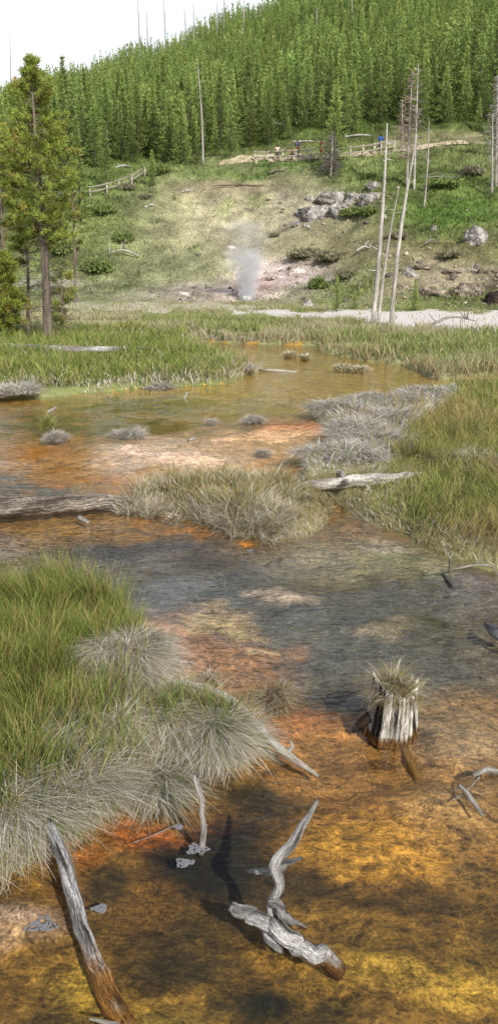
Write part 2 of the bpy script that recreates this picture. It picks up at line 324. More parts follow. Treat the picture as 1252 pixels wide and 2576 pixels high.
# ------------------------------------------------------------------ blades
BT = np.array([[0,1,2],[1,3,2],[2,3,4],[3,5,4],[4,5,6]])
def blades(base, hgt, az, lean, droop, wid, c0, c1, rng):
    n = len(base); t = np.array([0, .38, .74, 1.0]); dm = np.minimum(droop, 2.0)
    nr_ = np.sqrt((lean+droop)**2+(1-.75*dm)**2); hgt = hgt/np.maximum(nr_, .75)
    hd = hgt[:, None]*(lean[:, None]*t+droop[:, None]*t**2); zz = hgt[:, None]*(t-dm[:, None]*.75*t**2)
    bend = rng.normal(0, .25, n)[:, None]*hgt[:, None]*t**2
    P = base[:, None, :]+np.stack([np.cos(az)[:, None]*hd-np.sin(az)[:, None]*bend, np.sin(az)[:, None]*hd+np.cos(az)[:, None]*bend, zz], -1)
    sa = rng.random(n)*math.pi; sd = np.stack([np.cos(sa), np.sin(sa), np.zeros(n)], 1)
    V = np.zeros((n, 7, 3)); C = np.zeros((n, 7, 3))
    for j, wf in enumerate((.8, 1, .65)):
        o = sd*(wid*wf)[:, None]*.5
        V[:, 2*j] = P[:, j]-o; V[:, 2*j+1] = P[:, j]+o
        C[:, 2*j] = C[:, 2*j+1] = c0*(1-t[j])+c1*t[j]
    V[:, 6] = P[:, 3]; C[:, 6] = c1
    Fx = (BT[None]+7*np.arange(n)[:, None, None]).reshape(-1, 3)
    return V.reshape(-1, 3), Fx, np.minimum(C.reshape(-1, 3), .94)
def pick(cols, n, rng, var=.32):
    c = np.array(cols)[rng.integers(0, len(cols), n)]
    return c*rng.uniform(1-var, 1+var, (n, 1))
GREEN = [S(140,156,74), S(122,144,62), S(164,170,94), S(100,124,52)]
OLIVE = [S(174,164,104), S(152,152,92), S(186,166,118), S(138,138,80)]
STRAW = [S(236,228,208), S(222,212,190), S(198,186,162), S(246,240,224)]
ASH = [S(238,230,212), S(222,212,192), S(196,184,162), S(248,242,228), S(170,156,132)]
SILVER = [S(250,245,234), S(236,229,215), S(214,205,190), S(190,180,162)]
BROWN = [S(188,156,106), S(176,148,100), S(162,148,98)]
def field(name, label, n, box, seed, fn, keep):
    rng = np.random.default_rng(seed); x = rng.uniform(-1, 1, n)
    y = box[2]*(box[3]/box[2])**rng.random(n); x = x*(.36*y+.9)
    m = (x > box[0]) & (x < box[1]); x, y = x[m], y[m]
    z, d, hz = height(x, y, True); px, py = proj(x, y, z); k = keep(x, y, z, d, hz, px, py, rng)
    x, y, z, d, hz, px, py = [a[k] for a in (x, y, z, d, hz, px, py)]
    base = np.stack([x, y, z-.015], 1)
    hgt, az, lean, droop, wid, c0, c1 = fn(x, y, z, d, hz, px, py, rng)
    V, Fx, C = blades(base, hgt, az, lean, droop, wid, c0, c1, rng)
    return tag(mk(name, V, Fx, M_grass, None, C), label, 'grass', None, 'stuff')
def mixc(a, b, w): return a*(1-w[:, None])+b*w[:, None]
def fA(x, y, z, d, hz, px, py, rng):
    n = len(x); w = np.zeros(n)
    for cx, cy, rx, ry in ((330,1730,130,100),(60,2090,240,140),(220,2000,220,110),(540,1870,140,90),(400,1930,140,90),(150,1900,110,60),(330,1850,150,90),(450,1820,120,60)):
        w = np.maximum(w, np.exp(-((px-cx)/rx)**2-((py-cy)/ry)**2))
    w = np.maximum(w, .9*np.exp(-np.maximum(d, 0)/.2)*(py > 1700))
    dry = rng.random(n) < np.clip(w*1.0+.03+.9*fbm(x*4, y*4, 5, 3), .12, .9)
    g = pick(GREEN, n, rng, .42); st = pick(ASH, n, rng, .35); c1 = np.where(dry[:, None], st, g)
    cl = sst(-.2, .2, fbm(x*5, y*5, 55, 2)); hgt = np.where(dry, rng.uniform(.16, .40, n), rng.uniform(.24, .46, n)*(.6+.55*cl))*np.where(py < 1750, 1, .78)
    az = 2*math.pi*fbm(x*3, y*3, 8, 2)*2+rng.normal(0, .9, n)
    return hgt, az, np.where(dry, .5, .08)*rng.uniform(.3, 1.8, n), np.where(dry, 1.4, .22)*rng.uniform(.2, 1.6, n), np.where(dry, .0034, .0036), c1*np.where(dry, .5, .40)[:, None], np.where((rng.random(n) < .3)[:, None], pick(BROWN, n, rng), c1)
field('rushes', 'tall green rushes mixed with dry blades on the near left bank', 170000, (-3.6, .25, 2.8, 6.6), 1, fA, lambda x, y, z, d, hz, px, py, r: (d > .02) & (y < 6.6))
def fB(x, y, z, d, hz, px, py, rng):
    n = len(x); mat_ = psd(px, py+14*fbm(px*.03, py*.03, 95, 3)*2, STRAWP) > -14; edge = .85*np.exp(-np.maximum(d, 0)/.45)
    w = np.clip(edge+.9*fbm(x, y, 6, 3)+.05, 0, 1); dry = (rng.random(n) < np.clip(w, .26, .9)) | (mat_ & (rng.random(n) < .9))
    br = sst(-.14, .04, fbm(x*.6, y*.6, 15, 3))
    dk = sst(1060, 1110, py)*(1-sst(1170, 1200, py))*sst(950, 1020, px)
    g = mixc(mixc(pick(GREEN+OLIVE, n, rng), pick(BROWN+OLIVE, n, rng), br*.95), pick(GREEN, n, rng)*.9, dk*.5)
    c1 = np.where(dry[:, None], np.where(mat_[:, None], pick(SILVER, n, rng, .25), pick(STRAW, n, rng)), g)
    az = 2*math.pi*fbm(x*1.5, y*1.5, 8, 2)*2+rng.normal(0, 1, n)
    lg = psd(px, py, LOGP) > -6
    h = np.where(dry, .22, .28)*rng.uniform(.55, 1.25, n)*np.clip(.5+d*1.2, .5, 1); h = np.where(mat_, h*1.1, h); h = np.where(lg, h*.4, h)
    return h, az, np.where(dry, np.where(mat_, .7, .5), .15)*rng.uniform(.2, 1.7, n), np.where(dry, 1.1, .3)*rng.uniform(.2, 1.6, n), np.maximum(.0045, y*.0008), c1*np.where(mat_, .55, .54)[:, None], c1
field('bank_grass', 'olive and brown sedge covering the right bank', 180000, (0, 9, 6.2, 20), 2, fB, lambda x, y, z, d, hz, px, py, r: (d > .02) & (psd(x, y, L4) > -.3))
def fC(x, y, z, d, hz, px, py, rng):
    n = len(x); front = sst(1270, 1330, py)+sst(480, 380, px); dry = rng.random(n) < np.clip(.22+.5*front+.6*fbm(x*2.5, y*2.5, 6, 3), .1, .9)
    c1 = np.where(dry[:, None], pick(STRAW, n, rng), pick(OLIVE+OLIVE+BROWN+GREEN[:2], n, rng)); cl = sst(-.15, .15, fbm(x*2.2, y*2.2, 44, 2))
    hgt = rng.uniform(.14, .36, n)*(.6+.6*cl)*(1-.6*sst(690, 770, px)); az = 2*math.pi*fbm(x*2, y*2, 8, 2)*2+rng.normal(0, 1.1, n)
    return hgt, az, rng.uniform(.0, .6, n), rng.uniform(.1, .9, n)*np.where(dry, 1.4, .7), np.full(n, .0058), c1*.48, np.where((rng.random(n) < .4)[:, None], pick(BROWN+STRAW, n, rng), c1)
field('islet_sedge', 'olive sedge and dry blades covering the midstream islet', 130000, (-2, 1.4, 6.9, 9.6), 6, fC, lambda x, y, z, d, hz, px, py, r: (d > .0) & (psd(x, y, L2) > -.2))
def fD(x, y, z, d, hz, px, py, rng):
    n = len(x); dry = rng.random(n) < np.clip(np.exp(-d/.5)*.7+.7*fbm(x, y, 66, 3)+.22, .12, .9)
    c1 = np.where(dry[:, None], pick(STRAW, n, rng), pick(GREEN+OLIVE[:2], n, rng))
    az = rng.random(n)*6.28; cl = .6+.7*sst(-.2, .2, fbm(x*.9, y*.9, 14, 3))
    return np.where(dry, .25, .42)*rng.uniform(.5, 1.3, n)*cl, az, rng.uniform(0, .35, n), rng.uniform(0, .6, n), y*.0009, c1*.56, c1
field('pond_bank_grass', 'bright green grass on the left bank of the pond', 90000, (-12, 1.2, 17.5, 33), 3, fD, lambda x, y, z, d, hz, px, py, r: (d > .02) & (px < 660))
def fE(x, y, z, d, hz, px, py, rng):
    n = len(x); w = sst(-.12, .12, fbm(x*.3, y*.3, 71, 3)); dry = rng.random(n) < np.clip(np.exp(-d/.7)*.8+.4*fbm(x*.7, y*.7, 73, 3), .14, .9)
    c1 = mixc(pick([S(160,164,108), S(146,158,92), S(138,152,84)], n, rng), pick([S(184,178,142), S(176,172,134)], n, rng), w)
    st = pick([S(204,188,154), S(170,152,112)], n, rng); c1 = np.where(dry[:, None], st, c1); cl = .6+.7*sst(-.2, .2, fbm(x*.6, y*.6, 14, 3))
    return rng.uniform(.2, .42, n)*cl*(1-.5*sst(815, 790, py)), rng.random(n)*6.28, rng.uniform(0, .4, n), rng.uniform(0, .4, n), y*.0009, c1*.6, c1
field('meadow_grass', 'pale green meadow grass beyond the pond', 110000, (-24, 24, 19, 66), 4, fE, lambda x, y, z, d, hz, px, py, r: (d > .02) & (hz < 1.2) & ((px > 480) | (y > 31)) & ((psd(px, edgew(px, py), PALE) < -1) | (r.random(len(x)) < .02)) & ((psd(px, edgew(px, py), PALE2) < -1) | (r.random(len(x)) < .2)) & (py < 970) & (psd(x, y, L4) < -.2) & ((np.abs(py-815) > 9) | (np.abs(px-260) > 100)))
def fF(x, y, z, d, hz, px, py, rng):
    n = len(x); c1 = hillcol(px, py, x, y)*rng.uniform(.65, 1.3, (n, 1))
    return rng.uniform(.2, .6, n), rng.random(n)*6.28, rng.uniform(0, .8, n), rng.uniform(0, .5, n), rng.uniform(.05, .12, n), c1*.7, c1
def kF(x, y, z, d, hz, px, py, r):
    c = hillcol(px, py, x, y); gr = c[:, 1]/(c[:, 0]+1e-4)
    return (hz > .4) & (r.random(len(x)) < np.clip((gr-.97)*4+.45*fbm(x*.4, y*.4, 19, 3), .03, 1))
field('hillside_grass', 'low grass and scrub on the hillside below the forest', 60000, (-40, 44, 52, 114), 5, fF, kF)

def tussock(name, label, cat, px, py, r, mound, n, hgt, cols, seed, lean=(.2, .9), droop=(.3, .9), z=None, group=None, wid=None, sq=1.0, darken=.6, tipc=None, loc=None, tang=1.0, core=.5, flow=0.0, var=.32, gapf=.85):
    rng = np.random.default_rng(seed)
    if loc is None:
        g = G(px, py); zz = hz1(g[0], g[1]) if z is None else z; loc = np.array([g[0], g[1], zz])
    th = rng.random(n)*6.283; rho = np.sqrt(rng.random(n))
    rf = lambda t_: r*(1+.3*np.sin(t_*2+seed*1.7)+.2*np.sin(t_*3+seed)+.13*np.sin(t_*5+seed*2)+.1*np.sin(t_*9+seed*3))
    rr = rf(th); lump = 1+1.3*fbm(np.cos(th)*rho*2.5+seed, np.sin(th)*rho*2.5, seed, 2)
    bx = np.cos(th)*rho*rr; by = np.sin(th)*rho*rr*sq
    base = np.stack([bx, by, mound*(1-rho**2)*lump-.02], 1)
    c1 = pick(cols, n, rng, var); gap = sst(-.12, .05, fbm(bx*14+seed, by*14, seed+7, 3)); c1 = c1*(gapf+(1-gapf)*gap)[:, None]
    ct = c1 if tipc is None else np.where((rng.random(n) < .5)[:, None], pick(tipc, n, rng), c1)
    fa = 9*fbm(bx/r*1.3+seed, by/r*1.3, seed+3, 2)
    az = np.arctan2(by*(1-flow)+np.sin(fa)*r*flow, bx*(1-flow)+np.cos(fa)*r*flow)+rng.normal(0, tang, n)
    l = (lean[0]+(lean[1]-lean[0])*rho)*rng.uniform(.3, 1.5, n); dr = rng.uniform(droop[0], droop[1], n)
    w = np.full(n, wid if wid else max(.0032, loc[1]*.0008))
    Vb, Fb, Cb = blades(base, rng.uniform(.35, 1.25, n)*hgt, az, l, dr, w, c1*darken, ct, rng)
    k = 24; a = np.linspace(0, 6.283, k, endpoint=False); rings = []
    for q in (1.0, .75, .45, .15):
        rq = rf(a)*q*.88; rings.append(np.stack([np.cos(a)*rq, np.sin(a)*rq*sq, np.full(k, mound*(1-q*q)*.55-.05)+rng.normal(0, .01, k)], 1))
    Vm = np.concatenate(rings); fm = []
    for i in range(3):
        for j in range(k):
            a0 = i*k+j; a1 = i*k+(j+1) % k; fm += [(a0, a1, a1+k), (a0, a1+k, a0+k)]
    for j in range(1, k-1): fm.append((3*k, 3*k+j, 3*k+j+1))
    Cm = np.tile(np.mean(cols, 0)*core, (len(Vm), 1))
    V, Fx, C = cat_m([(Vb, Fb, Cb), (Vm, np.array(fm), Cm)])
    o = mk(name, V, Fx, M_grass, None, C); o.location = [float(c) for c in loc]
    return tag(o, label, cat, group)
TH = dict(lean=(.5, 1.4), droop=(.9, 2.0), tang=1.2, flow=.8, darken=.55, core=.35, var=.36, gapf=.6)
TS = dict(lean=(.3, 1.1), droop=(.8, 2.0), tang=1.2, flow=.7, darken=.5, core=.35, var=.36, gapf=.6)
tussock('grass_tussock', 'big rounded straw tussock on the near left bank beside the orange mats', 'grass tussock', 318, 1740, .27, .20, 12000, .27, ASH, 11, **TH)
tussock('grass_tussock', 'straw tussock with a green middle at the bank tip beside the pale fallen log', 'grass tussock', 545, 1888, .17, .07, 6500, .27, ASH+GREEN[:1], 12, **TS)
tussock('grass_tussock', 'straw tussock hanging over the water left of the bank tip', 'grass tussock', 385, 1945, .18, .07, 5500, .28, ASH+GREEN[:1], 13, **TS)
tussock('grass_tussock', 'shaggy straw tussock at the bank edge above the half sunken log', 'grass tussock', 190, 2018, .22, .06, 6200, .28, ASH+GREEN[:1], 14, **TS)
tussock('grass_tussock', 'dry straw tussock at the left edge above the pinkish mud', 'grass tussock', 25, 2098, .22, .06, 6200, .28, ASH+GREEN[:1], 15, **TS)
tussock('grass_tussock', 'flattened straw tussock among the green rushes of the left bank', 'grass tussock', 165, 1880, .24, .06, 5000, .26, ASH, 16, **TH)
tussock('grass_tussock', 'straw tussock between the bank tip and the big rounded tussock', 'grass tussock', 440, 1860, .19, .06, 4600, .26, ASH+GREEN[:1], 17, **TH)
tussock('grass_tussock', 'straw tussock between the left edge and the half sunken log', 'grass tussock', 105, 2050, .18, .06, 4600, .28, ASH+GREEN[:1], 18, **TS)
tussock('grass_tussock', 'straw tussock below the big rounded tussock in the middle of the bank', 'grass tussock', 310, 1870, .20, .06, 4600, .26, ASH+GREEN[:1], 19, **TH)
isl = [(375,1283,.22,.22,STRAW*2+OLIVE[:1],'pale sedge tussock at the end of the bark covered log'),(590,1262,.34,.28,OLIVE*2+BROWN+GREEN,'tall olive sedge tussock at the back of the midstream islet'),(680,1330,.28,.20,STRAW+OLIVE,'wide straw sedge tussock at the front tip of the islet'),(705,1285,.22,.17,OLIVE*2+STRAW+GREEN,'olive sedge tussock between the islet front and the white log')]
for i, (a, b_, r, h, c, lb) in enumerate(isl):
    tussock('sedge_tussock', lb, 'grass tussock', a, b_, r, .05, 3000, h, c, 30+i, (.1, .5), (.2, 1.0), wid=.0058, tipc=BROWN+STRAW, darken=.55, flow=.5)
pond = [(325,1095,.24,.09,'low straw mound on the pink bar in the pond'),(140,1103,.15,.07,'small straw mound with green shoots at the left of the pond'),(637,1060,.12,.07,'spiky straw clump in the middle of the pond shallows'),(531,1062,.06,.04,'tiny straw clump left of the spiky one in the shallows'),(660,1140,.10,.03,'flat straw clump on the orange bar before the islet')]
for i, (a, b_, r, h, lb) in enumerate(pond):
    tussock('straw_clump', lb, 'grass clump', a, b_, r, h, 2400 if r > .1 else 500, .18, SILVER, 50+i, (.4, 1.2), (.5, 1.6), z=-.005, wid=.007, sq=.8, darken=.6, core=.5, flow=.5, gapf=.7)
tussock('green_shoots', 'green grass shoots on the small straw mound at the left of the pond', 'grass', 122, 1090, .10, .10, 220, .22, GREEN+OLIVE, 58, (.1, .4), (.1, .4), z=.05, wid=.009)
for i, (a, b_, r, lb) in enumerate([(728,899,.13,'grass islet nearest the far end of the pond'),(766,905,.09,'tiny grass islet right of the far islet in the pond'),(862,930,.26,'straw islet near the right shore of the pond'),(905,934,.18,'smaller grass islet touching the straw islet near the right shore')]):
    tussock('grass_islet', lb, 'grass clump', a, b_, r, .08, 700, .2, STRAW+OLIVE, 60+i, (.3, 1), (.2, .8), z=0, wid=.016, sq=.6, darken=.8, core=.6, gapf=1)
mats = [(1070,1012,.7,.08,'upper pale straw mat along the pond edge of the right bank'),(960,1030,.75,.08,'long pale straw mat jutting into the pond from the right bank'),(850,1046,.55,.06,'lowest pale straw mat at the tip pointing into the pond'),(900,1105,.55,.08,'middle pale straw mat on the right bank beside red mats'),(970,1078,.65,.08,'straw mat between the upper and middle mats of the right bank'),(870,1168,.45,.07,'pale straw mat spreading just above the white log'),(960,1140,.5,.08,'straw mat inland of the mat above the white log'),(1190,1205,.35,.05,'bleached straw mat at the far end of the white log')]
for i, (a, b_, r, mo, lb) in enumerate(mats):
    tussock('straw_mat', lb, 'dry grass', a, b_, r, mo, 5500, .34, SILVER, 70+i, (.3, 1.2), (.6, 1.7), wid=.010, tang=1.0, darken=.55, flow=.6, core=.4, var=.3, gapf=.6)
tussock('dead_tuft', 'dark tipped dry tuft standing alone in the orange shallows', 'grass clump', 690, 1768, .12, .09, 1000, .14, STRAW[1:3]+BROWN+[S(110,90,70)], 81, (.4, 1.1), (.7, 1.8), z=-.005, darken=.45, flow=.3)
tussock('dead_tuft', 'very small dry tuft left of the lone tuft near the fallen log', 'grass clump', 530, 1706, .06, .05, 260, .09, STRAW+BROWN, 82, (.5, 1.2), (.3, 1.4), z=-.005)
tussock('dead_tuft', 'small dry tuft in the orange edge before the islet', 'grass clump', 437, 1305, .10, .04, 300, .10, STRAW+BROWN, 83, (.4, 1.2), (.3, 1.4), z=-.005, wid=.007)
tussock('straw_clump', 'pale straw heap at the left shore of the pond', 'grass clump', 45, 998, .5, .07, 2400, .3, SILVER, 84, (.4, 1.2), (.5, 1.5), wid=.015, darken=.65, core=.55, gapf=.7)
tussock('straw_clump', 'pale straw heap at the left pond shore below the green bank', 'grass clump', 405, 973, .28, .06, 1400, .24, SILVER, 85, (.4, 1.2), (.5, 1.5), wid=.015, darken=.65, core=.55, gapf=.7)
tussock('straw_clump', 'wide pale straw heap at the tip of the left pond bank', 'grass clump', 575, 938, .6, .06, 2200, .3, SILVER, 86, (.4, 1.2), (.5, 1.5), wid=.016, darken=.65, core=.55, gapf=.7)

# ------------------------------------------------------------------ limbs
def limb(pts, rad, seg=12, n=24, ridge=.10, seed=0, cols=(S(190,186,178), S(110,104,98)), wet=None, rough=.0, fine=0.0, streak=.5, cut=False):
    rng = np.random.default_rng(seed); P = np.asarray(pts, float); m = len(P)
    Pe = np.concatenate([[2*P[0]-P[1]], P, [2*P[-1]-P[-2]]]); R = np.asarray(rad, float)
    tt = np.linspace(0, m-1, n); i = np.minimum(tt.astype(int), m-2); f = (tt-i)[:, None]
    p0, p1, p2, p3 = Pe[i], Pe[i+1], Pe[i+2], Pe[i+3]
    C = .5*((2*p1)+(-p0+p2)*f+(2*p0-5*p1+4*p2-p3)*f**2+(-p0+3*p1-3*p2+p3)*f**3)
    r = np.interp(tt, np.arange(m), R)
    if rough:
        wob = rng.normal(0, 1, (max(4, n//5), 3)); wi = np.linspace(0, len(wob)-1, n)
        C = C+np.stack([np.interp(wi, range(len(wob)), wob[:, k]) for k in range(3)], 1)*rough*2*r[:, None]
    tan = np.gradient(C, axis=0); tan /= np.linalg.norm(tan, axis=1)[:, None]+1e-9
    u = np.cross(tan[0], [0.31, .2, .93]); u /= np.linalg.norm(u); U = []
    for k in range(n):
        u = u-tan[k]*np.dot(u, tan[k]); u /= np.linalg.norm(u); U.append(u)
    U = np.array(U); Wv = np.cross(tan, U)
    a = np.linspace(0, 2*math.pi, seg, endpoint=False)
    ln = np.concatenate([[0], np.cumsum(np.linalg.norm(np.diff(C, axis=0), axis=1))])
    aa, ll = np.meshgrid(a, ln); rm = max(R.max(), 1e-3); tw = aa+ll/(rm*18)
    gx = np.cos(tw); gy = np.sin(tw)
    nz = fbm(gx*1.1+seed*3.1+gy*.3, gy*1.1+ll/(rm*9)+seed, seed, 3)
    rr = r[:, None]*(1+ridge*4*nz)
    q_ = 0
    if fine:
        q_ = fbm(gx*5+seed, gy*5+ll/(rm*12), seed+4, 3)+.8*fbm(gx*13+seed, gy*13+ll/(rm*8), seed+6, 2)
        rr = rr*(1+fine*q_)
    V = C[:, None]+U[:, None]*(np.cos(aa)*rr)[..., None]+Wv[:, None]*(np.sin(aa)*rr)[..., None]
    if fine:
        j_ = rng.uniform(-.9, .9, seg)*r[0]; V[0] += -tan[0][None]*j_[:, None]; j_ = rng.uniform(-.9, .9, seg)*r[-1]; V[-1] += tan[-1][None]*j_[:, None]
    w = np.clip(.62+2.2*fbm(gx*1.4+gy*.6+seed, ll/(rm*4)+gy*.8, seed+9, 5)+(streak*q_ if fine else 0), 0, 1)
    Cc = cols[0][None, None]*w[..., None]+cols[1][None, None]*(1-w[..., None])
    if wet is not None:
        q = (1-sst(-.01, .055, V[..., 2]+.10*fbm(gx*2+seed, ll/rm*.5, seed+3, 3)))[..., None]
        Cc = Cc*(1-q)+wet[None, None]*q*(.6+.8*w[..., None])
    Vf = V.reshape(-1, 3); idx = np.arange(n*seg).reshape(n, seg); nx = np.roll(idx, -1, 1)
    Qf = np.stack([idx[:-1], nx[:-1], nx[1:], idx[1:]], -1).reshape(-1, 4)
    c0 = len(Vf); Vf = np.concatenate([Vf, [C[0]-tan[0]*r[0]*.1], [C[-1]+tan[-1]*r[-1]*.3]])
    cap = np.array([[nx[0, j], idx[0, j], c0] for j in range(seg)]+[[idx[-1, j], nx[-1, j], c0+1] for j in range(seg)])
    Cf = np.concatenate([Cc.reshape(-1, 3), [cols[1]], [cols[0]]])
    gr = np.stack([gx*.5, gy*.5, ll/(rm*2)], -1).reshape(-1, 3); gr = np.concatenate([gr, gr[:1], gr[-1:]])
    return Vf, [Qf, cap], Cf, gr
def wood(name, pts, rad, parent=None, mat=None, loc=None, **kw):
    V, Fx, C, g = limb(pts, rad, **kw)
    return mk(name, V, Fx, mat or M_wood, parent, C, True, g, loc)
def log(name, label, cat, pts, rad, branches=(), group=None, **kw):
    loc = np.array(pts[0], float)
    if not branches:
        return tag(wood(name, pts, rad, None, None, loc, **kw), label, cat, group)
    t = thing(name, label, cat, loc, 0, group)
    wood('trunk', pts, rad, t, None, loc, **kw)
    for i, (bp_, br_) in enumerate(branches):
        k2 = dict(kw); k2['seed'] = kw.get('seed', 0)+20+i; k2['n'] = max(18, kw.get('n', 18)*2//3)
        wood('branch', bp_, br_, t, None, loc, **k2)
    return t
WET = S(112, 78, 36); GREY = (S(222,218,212), S(84,78,72)); DK = (S(150,142,134), S(70,62,56)); WHITE = (S(230,224,212), S(140,132,122))
b0 = G(690, 2330, .06); yb = b0[1]
log('driftwood', 'forked grey driftwood rising out of the amber water in the foreground', 'driftwood',
    [G(576,2275,.11), G(630,2302,.10), G(690,2340,.085), G(750,2375,.055), G(810,2412,.01), G(862,2445,-.05)], [.017,.026,.034,.034,.036,.034],
    [([G(705,2375,.04), A(688,2322,yb), A(684,2280,yb+.02), A(704,2225,yb+.03), A(694,2172,yb+.05), A(738,2130,yb+.09), A(760,2075,yb+.12), A(797,2013,yb+.16)], [.034,.030,.022,.018,.025,.020,.016,.007]),
     ([A(757,2158,yb+.0), A(720,2172,yb+.04), A(690,2190,yb+.06), A(650,2190,yb+.14), A(622,2192,yb+.24)], [.006,.013,.018,.013,.006]),
     ([A(686,2268,yb+.02), A(712,2300,yb-.03), G(765,2335,.0)], [.018,.018,.008])], cols=GREY, wet=WET, seed=3, n=100, seg=64, ridge=.15, rough=.16, fine=.2, streak=1.0)
yb = G(512, 2140)[1]
log('upright_stick', 'thin bleached stick standing upright in the dark pool', 'stick', [G(508,2145,-.05), A(512,2080,yb), A(507,2030,yb), A(500,1985,yb+.02), A(491,1948,yb+.04)], [.014,.013,.011,.012,.007],
    [([A(508,2085,yb), A(520,2075,yb-.02)], [.008,.003])], cols=(S(240,234,224), S(170,160,150)), seed=5, n=30, seg=20, rough=.22, fine=.1)
log('half_sunken_log', 'black and white log sliding from the left bank under the amber water', 'log', [G(128,2075,.14), G(160,2170,.115), G(188,2265,.07), G(218,2370,.022), G(258,2465,-.02), G(310,2590,-.055)], [.026,.031,.033,.031,.042,.043], cols=(S(226,222,216), S(54,49,45)), wet=S(172,122,62), seed=8, n=100, seg=56, ridge=.06, rough=.04, fine=.14, streak=1.2)
log('fallen_log', 'pale broken log running out from behind the bank tip into orange shallows', 'log', [G(440,1712,.14), G(520,1732,.15), G(592,1772,.14), G(655,1836,.10), G(720,1896,.055), G(800,1952,-.02)], [.018,.023,.024,.024,.023,.010],
    [([G(715,1893,.06), A(735,1880,G(715,1895)[1]), A(728,1860,G(715,1895)[1])], [.013,.011,.004])], cols=(S(248,240,224), S(184,168,150)), seed=9, n=70, seg=40, ridge=.07, rough=.06, fine=.12)
log('dark_branch', 'short dark grey branch poking from the straw behind the bank tip', 'branch', [G(398,1742,.14), G(420,1752,.13), G(450,1770,.08)], [.024,.03,.026], cols=DK, seed=10, n=14)
log('bark_log', 'thick bark covered log lying across the stream from the left edge', 'log', [G(-160,1278,.10), G(20,1275,.10), G(150,1268,.09), G(260,1262,.08), G(330,1262,.05)], [.11,.115,.10,.09,.05], cols=(S(190,178,162), S(80,71,62)), seed=12, n=180, seg=64, ridge=.06, rough=.03, fine=.14, streak=1.2)
log('white_log', 'bleached white log jutting from the right bank above the mud', 'log', [G(748,1224,.10), G(800,1220,.16), G(870,1214,.19), G(940,1208,.20), G(1010,1200,.17), G(1075,1192,.10)], [.022,.06,.075,.08,.065,.03],
    [([G(870,1218,.22), A(858,1188,G(870,1222)[1]), A(846,1184,G(870,1222)[1])], [.04,.025,.01]), ([G(920,1228,.16), G(945,1250,.06)], [.04,.015])], cols=(S(244,238,226), S(160,148,136)), seed=14, n=70, seg=32, ridge=.11, rough=.08, fine=.16)
log('grey_log', 'long grey log lying in the grass at the left below the tall pine', 'log', [G(-90,874,.42), G(60,874,.42), G(200,880,.44), G(370,878,.36)], [.10,.11,.11,.06], cols=(S(206,200,194), S(136,128,120)), seed=15, n=30, rough=.1)
log('thin_log', 'thin pale log lying in the far water beside the left bank tip', 'log', [G(505,890,.05), G(550,893,.04), G(602,895,-.02)], [.05,.05,.03], cols=WHITE, seed=16, n=16)
log('thin_log', 'thin pale log floating off the straw tip of the left bank', 'log', [G(652,930,.03), G(700,933,.03), G(748,935,.0)], [.035,.04,.02], cols=WHITE, seed=17, n=16)
g = G(130,1035); log('snag_stub', 'short white stub sticking out of the pond at the left', 'stick', [G(122,1037,-.02), A(142,1025,g[1])], [.035,.025], cols=WHITE, seed=18, n=10, seg=9)
g = G(467,1002); log('snag_stub', 'small pointed stub standing in the middle of the pond', 'stick', [G(464,1003,-.02), A(472,988,g[1])], [.035,.02], cols=WHITE, seed=19, n=10, seg=9)
g = G(372,1028); log('bent_twig', 'thin bent yellowish twig lying in the pond', 'twig', [G(368,1030,.0), A(374,1017,g[1]), A(400,1014,g[1]+.2), G(428,1012,.0)], [.012,.014,.012,.006], cols=(S(170,150,80), S(120,100,50)), seed=20, n=18, seg=8)
log('pale_chip', 'small pale driftwood chip in the stream before the bark log', 'driftwood', [G(200,1302,.02), G(222,1314,.01)], [.03,.02], cols=WHITE, seed=21, n=8, seg=8)
log('pale_chip', 'tiny pale driftwood chip in the shallows before the pink bar', 'driftwood', [G(475,1108,.02), G(488,1103,.02)], [.03,.02], cols=WHITE, seed=22, n=8, seg=8)
log('bare_twig', 'forked bare white twig standing on the mud at the right edge', 'twig', [G(1128,1440,.0), A(1130,1405,8.0*.78), A(1116,1380,8.0*.79)], [.010,.008,.004],
    [([A(1130,1410,6.3), A(1138,1390,6.35)], [.006,.003])], cols=WHITE, seed=23, n=14, seg=7)
log('bare_twig', 'long thin white twig lying along the edge of the right bank', 'twig', [G(1140,1432,.02), G(1190,1422,.05), G(1235,1424,.04), G(1250,1445,.02)], [.007,.010,.008,.004],
    [([G(1190,1424,.05), A(1215,1408,6.8)], [.006,.002])], cols=WHITE, seed=24, n=16, seg=7)
log('dark_twig', 'short blue grey stick lying on the mud below the right bank', 'stick', [G(1112,1442,.02), G(1130,1462,.015), G(1142,1475,.01)], [.012,.016,.012], cols=DK, seed=25, n=12, seg=8)
log('white_snag', 'white and dark driftwood end at the right edge of the stream', 'driftwood', [G(1222,1572,.03), G(1245,1590,.06), G(1290,1615,.05)], [.02,.05,.05], cols=(S(200,200,205), S(60,56,52)), wet=WET, seed=26, n=16)
log('sunken_log', 'orange coated sunken log leading down from the stump', 'log', [G(1005,1868,-.08), G(1035,1925,-.05), G(1065,1995,-.075)], [.025,.03,.025], cols=(S(190,142,80), S(140,104,56)), seed=27, n=30, seg=24, fine=.12)
log('pale_stick', 'white forked stick on the brown mats at the right', 'stick', [G(1158,1975,.04), G(1180,2005,.02), G(1215,2052,.0)], [.010,.014,.008],
    [([G(1140,2015,.0), A(1175,1985,3.5), A(1205,1955,3.55)], [.004,.005,.003])], cols=WHITE, seed=28, n=24, seg=16, rough=.3, fine=.2)
log('pale_stick', 'short white stick at the right edge above the forked stick', 'stick', [G(1190,1950,.02), G(1220,1938,.025), G(1255,1940,.02)], [.008,.014,.012], cols=WHITE, seed=29, n=20, seg=16, rough=.3, fine=.2)
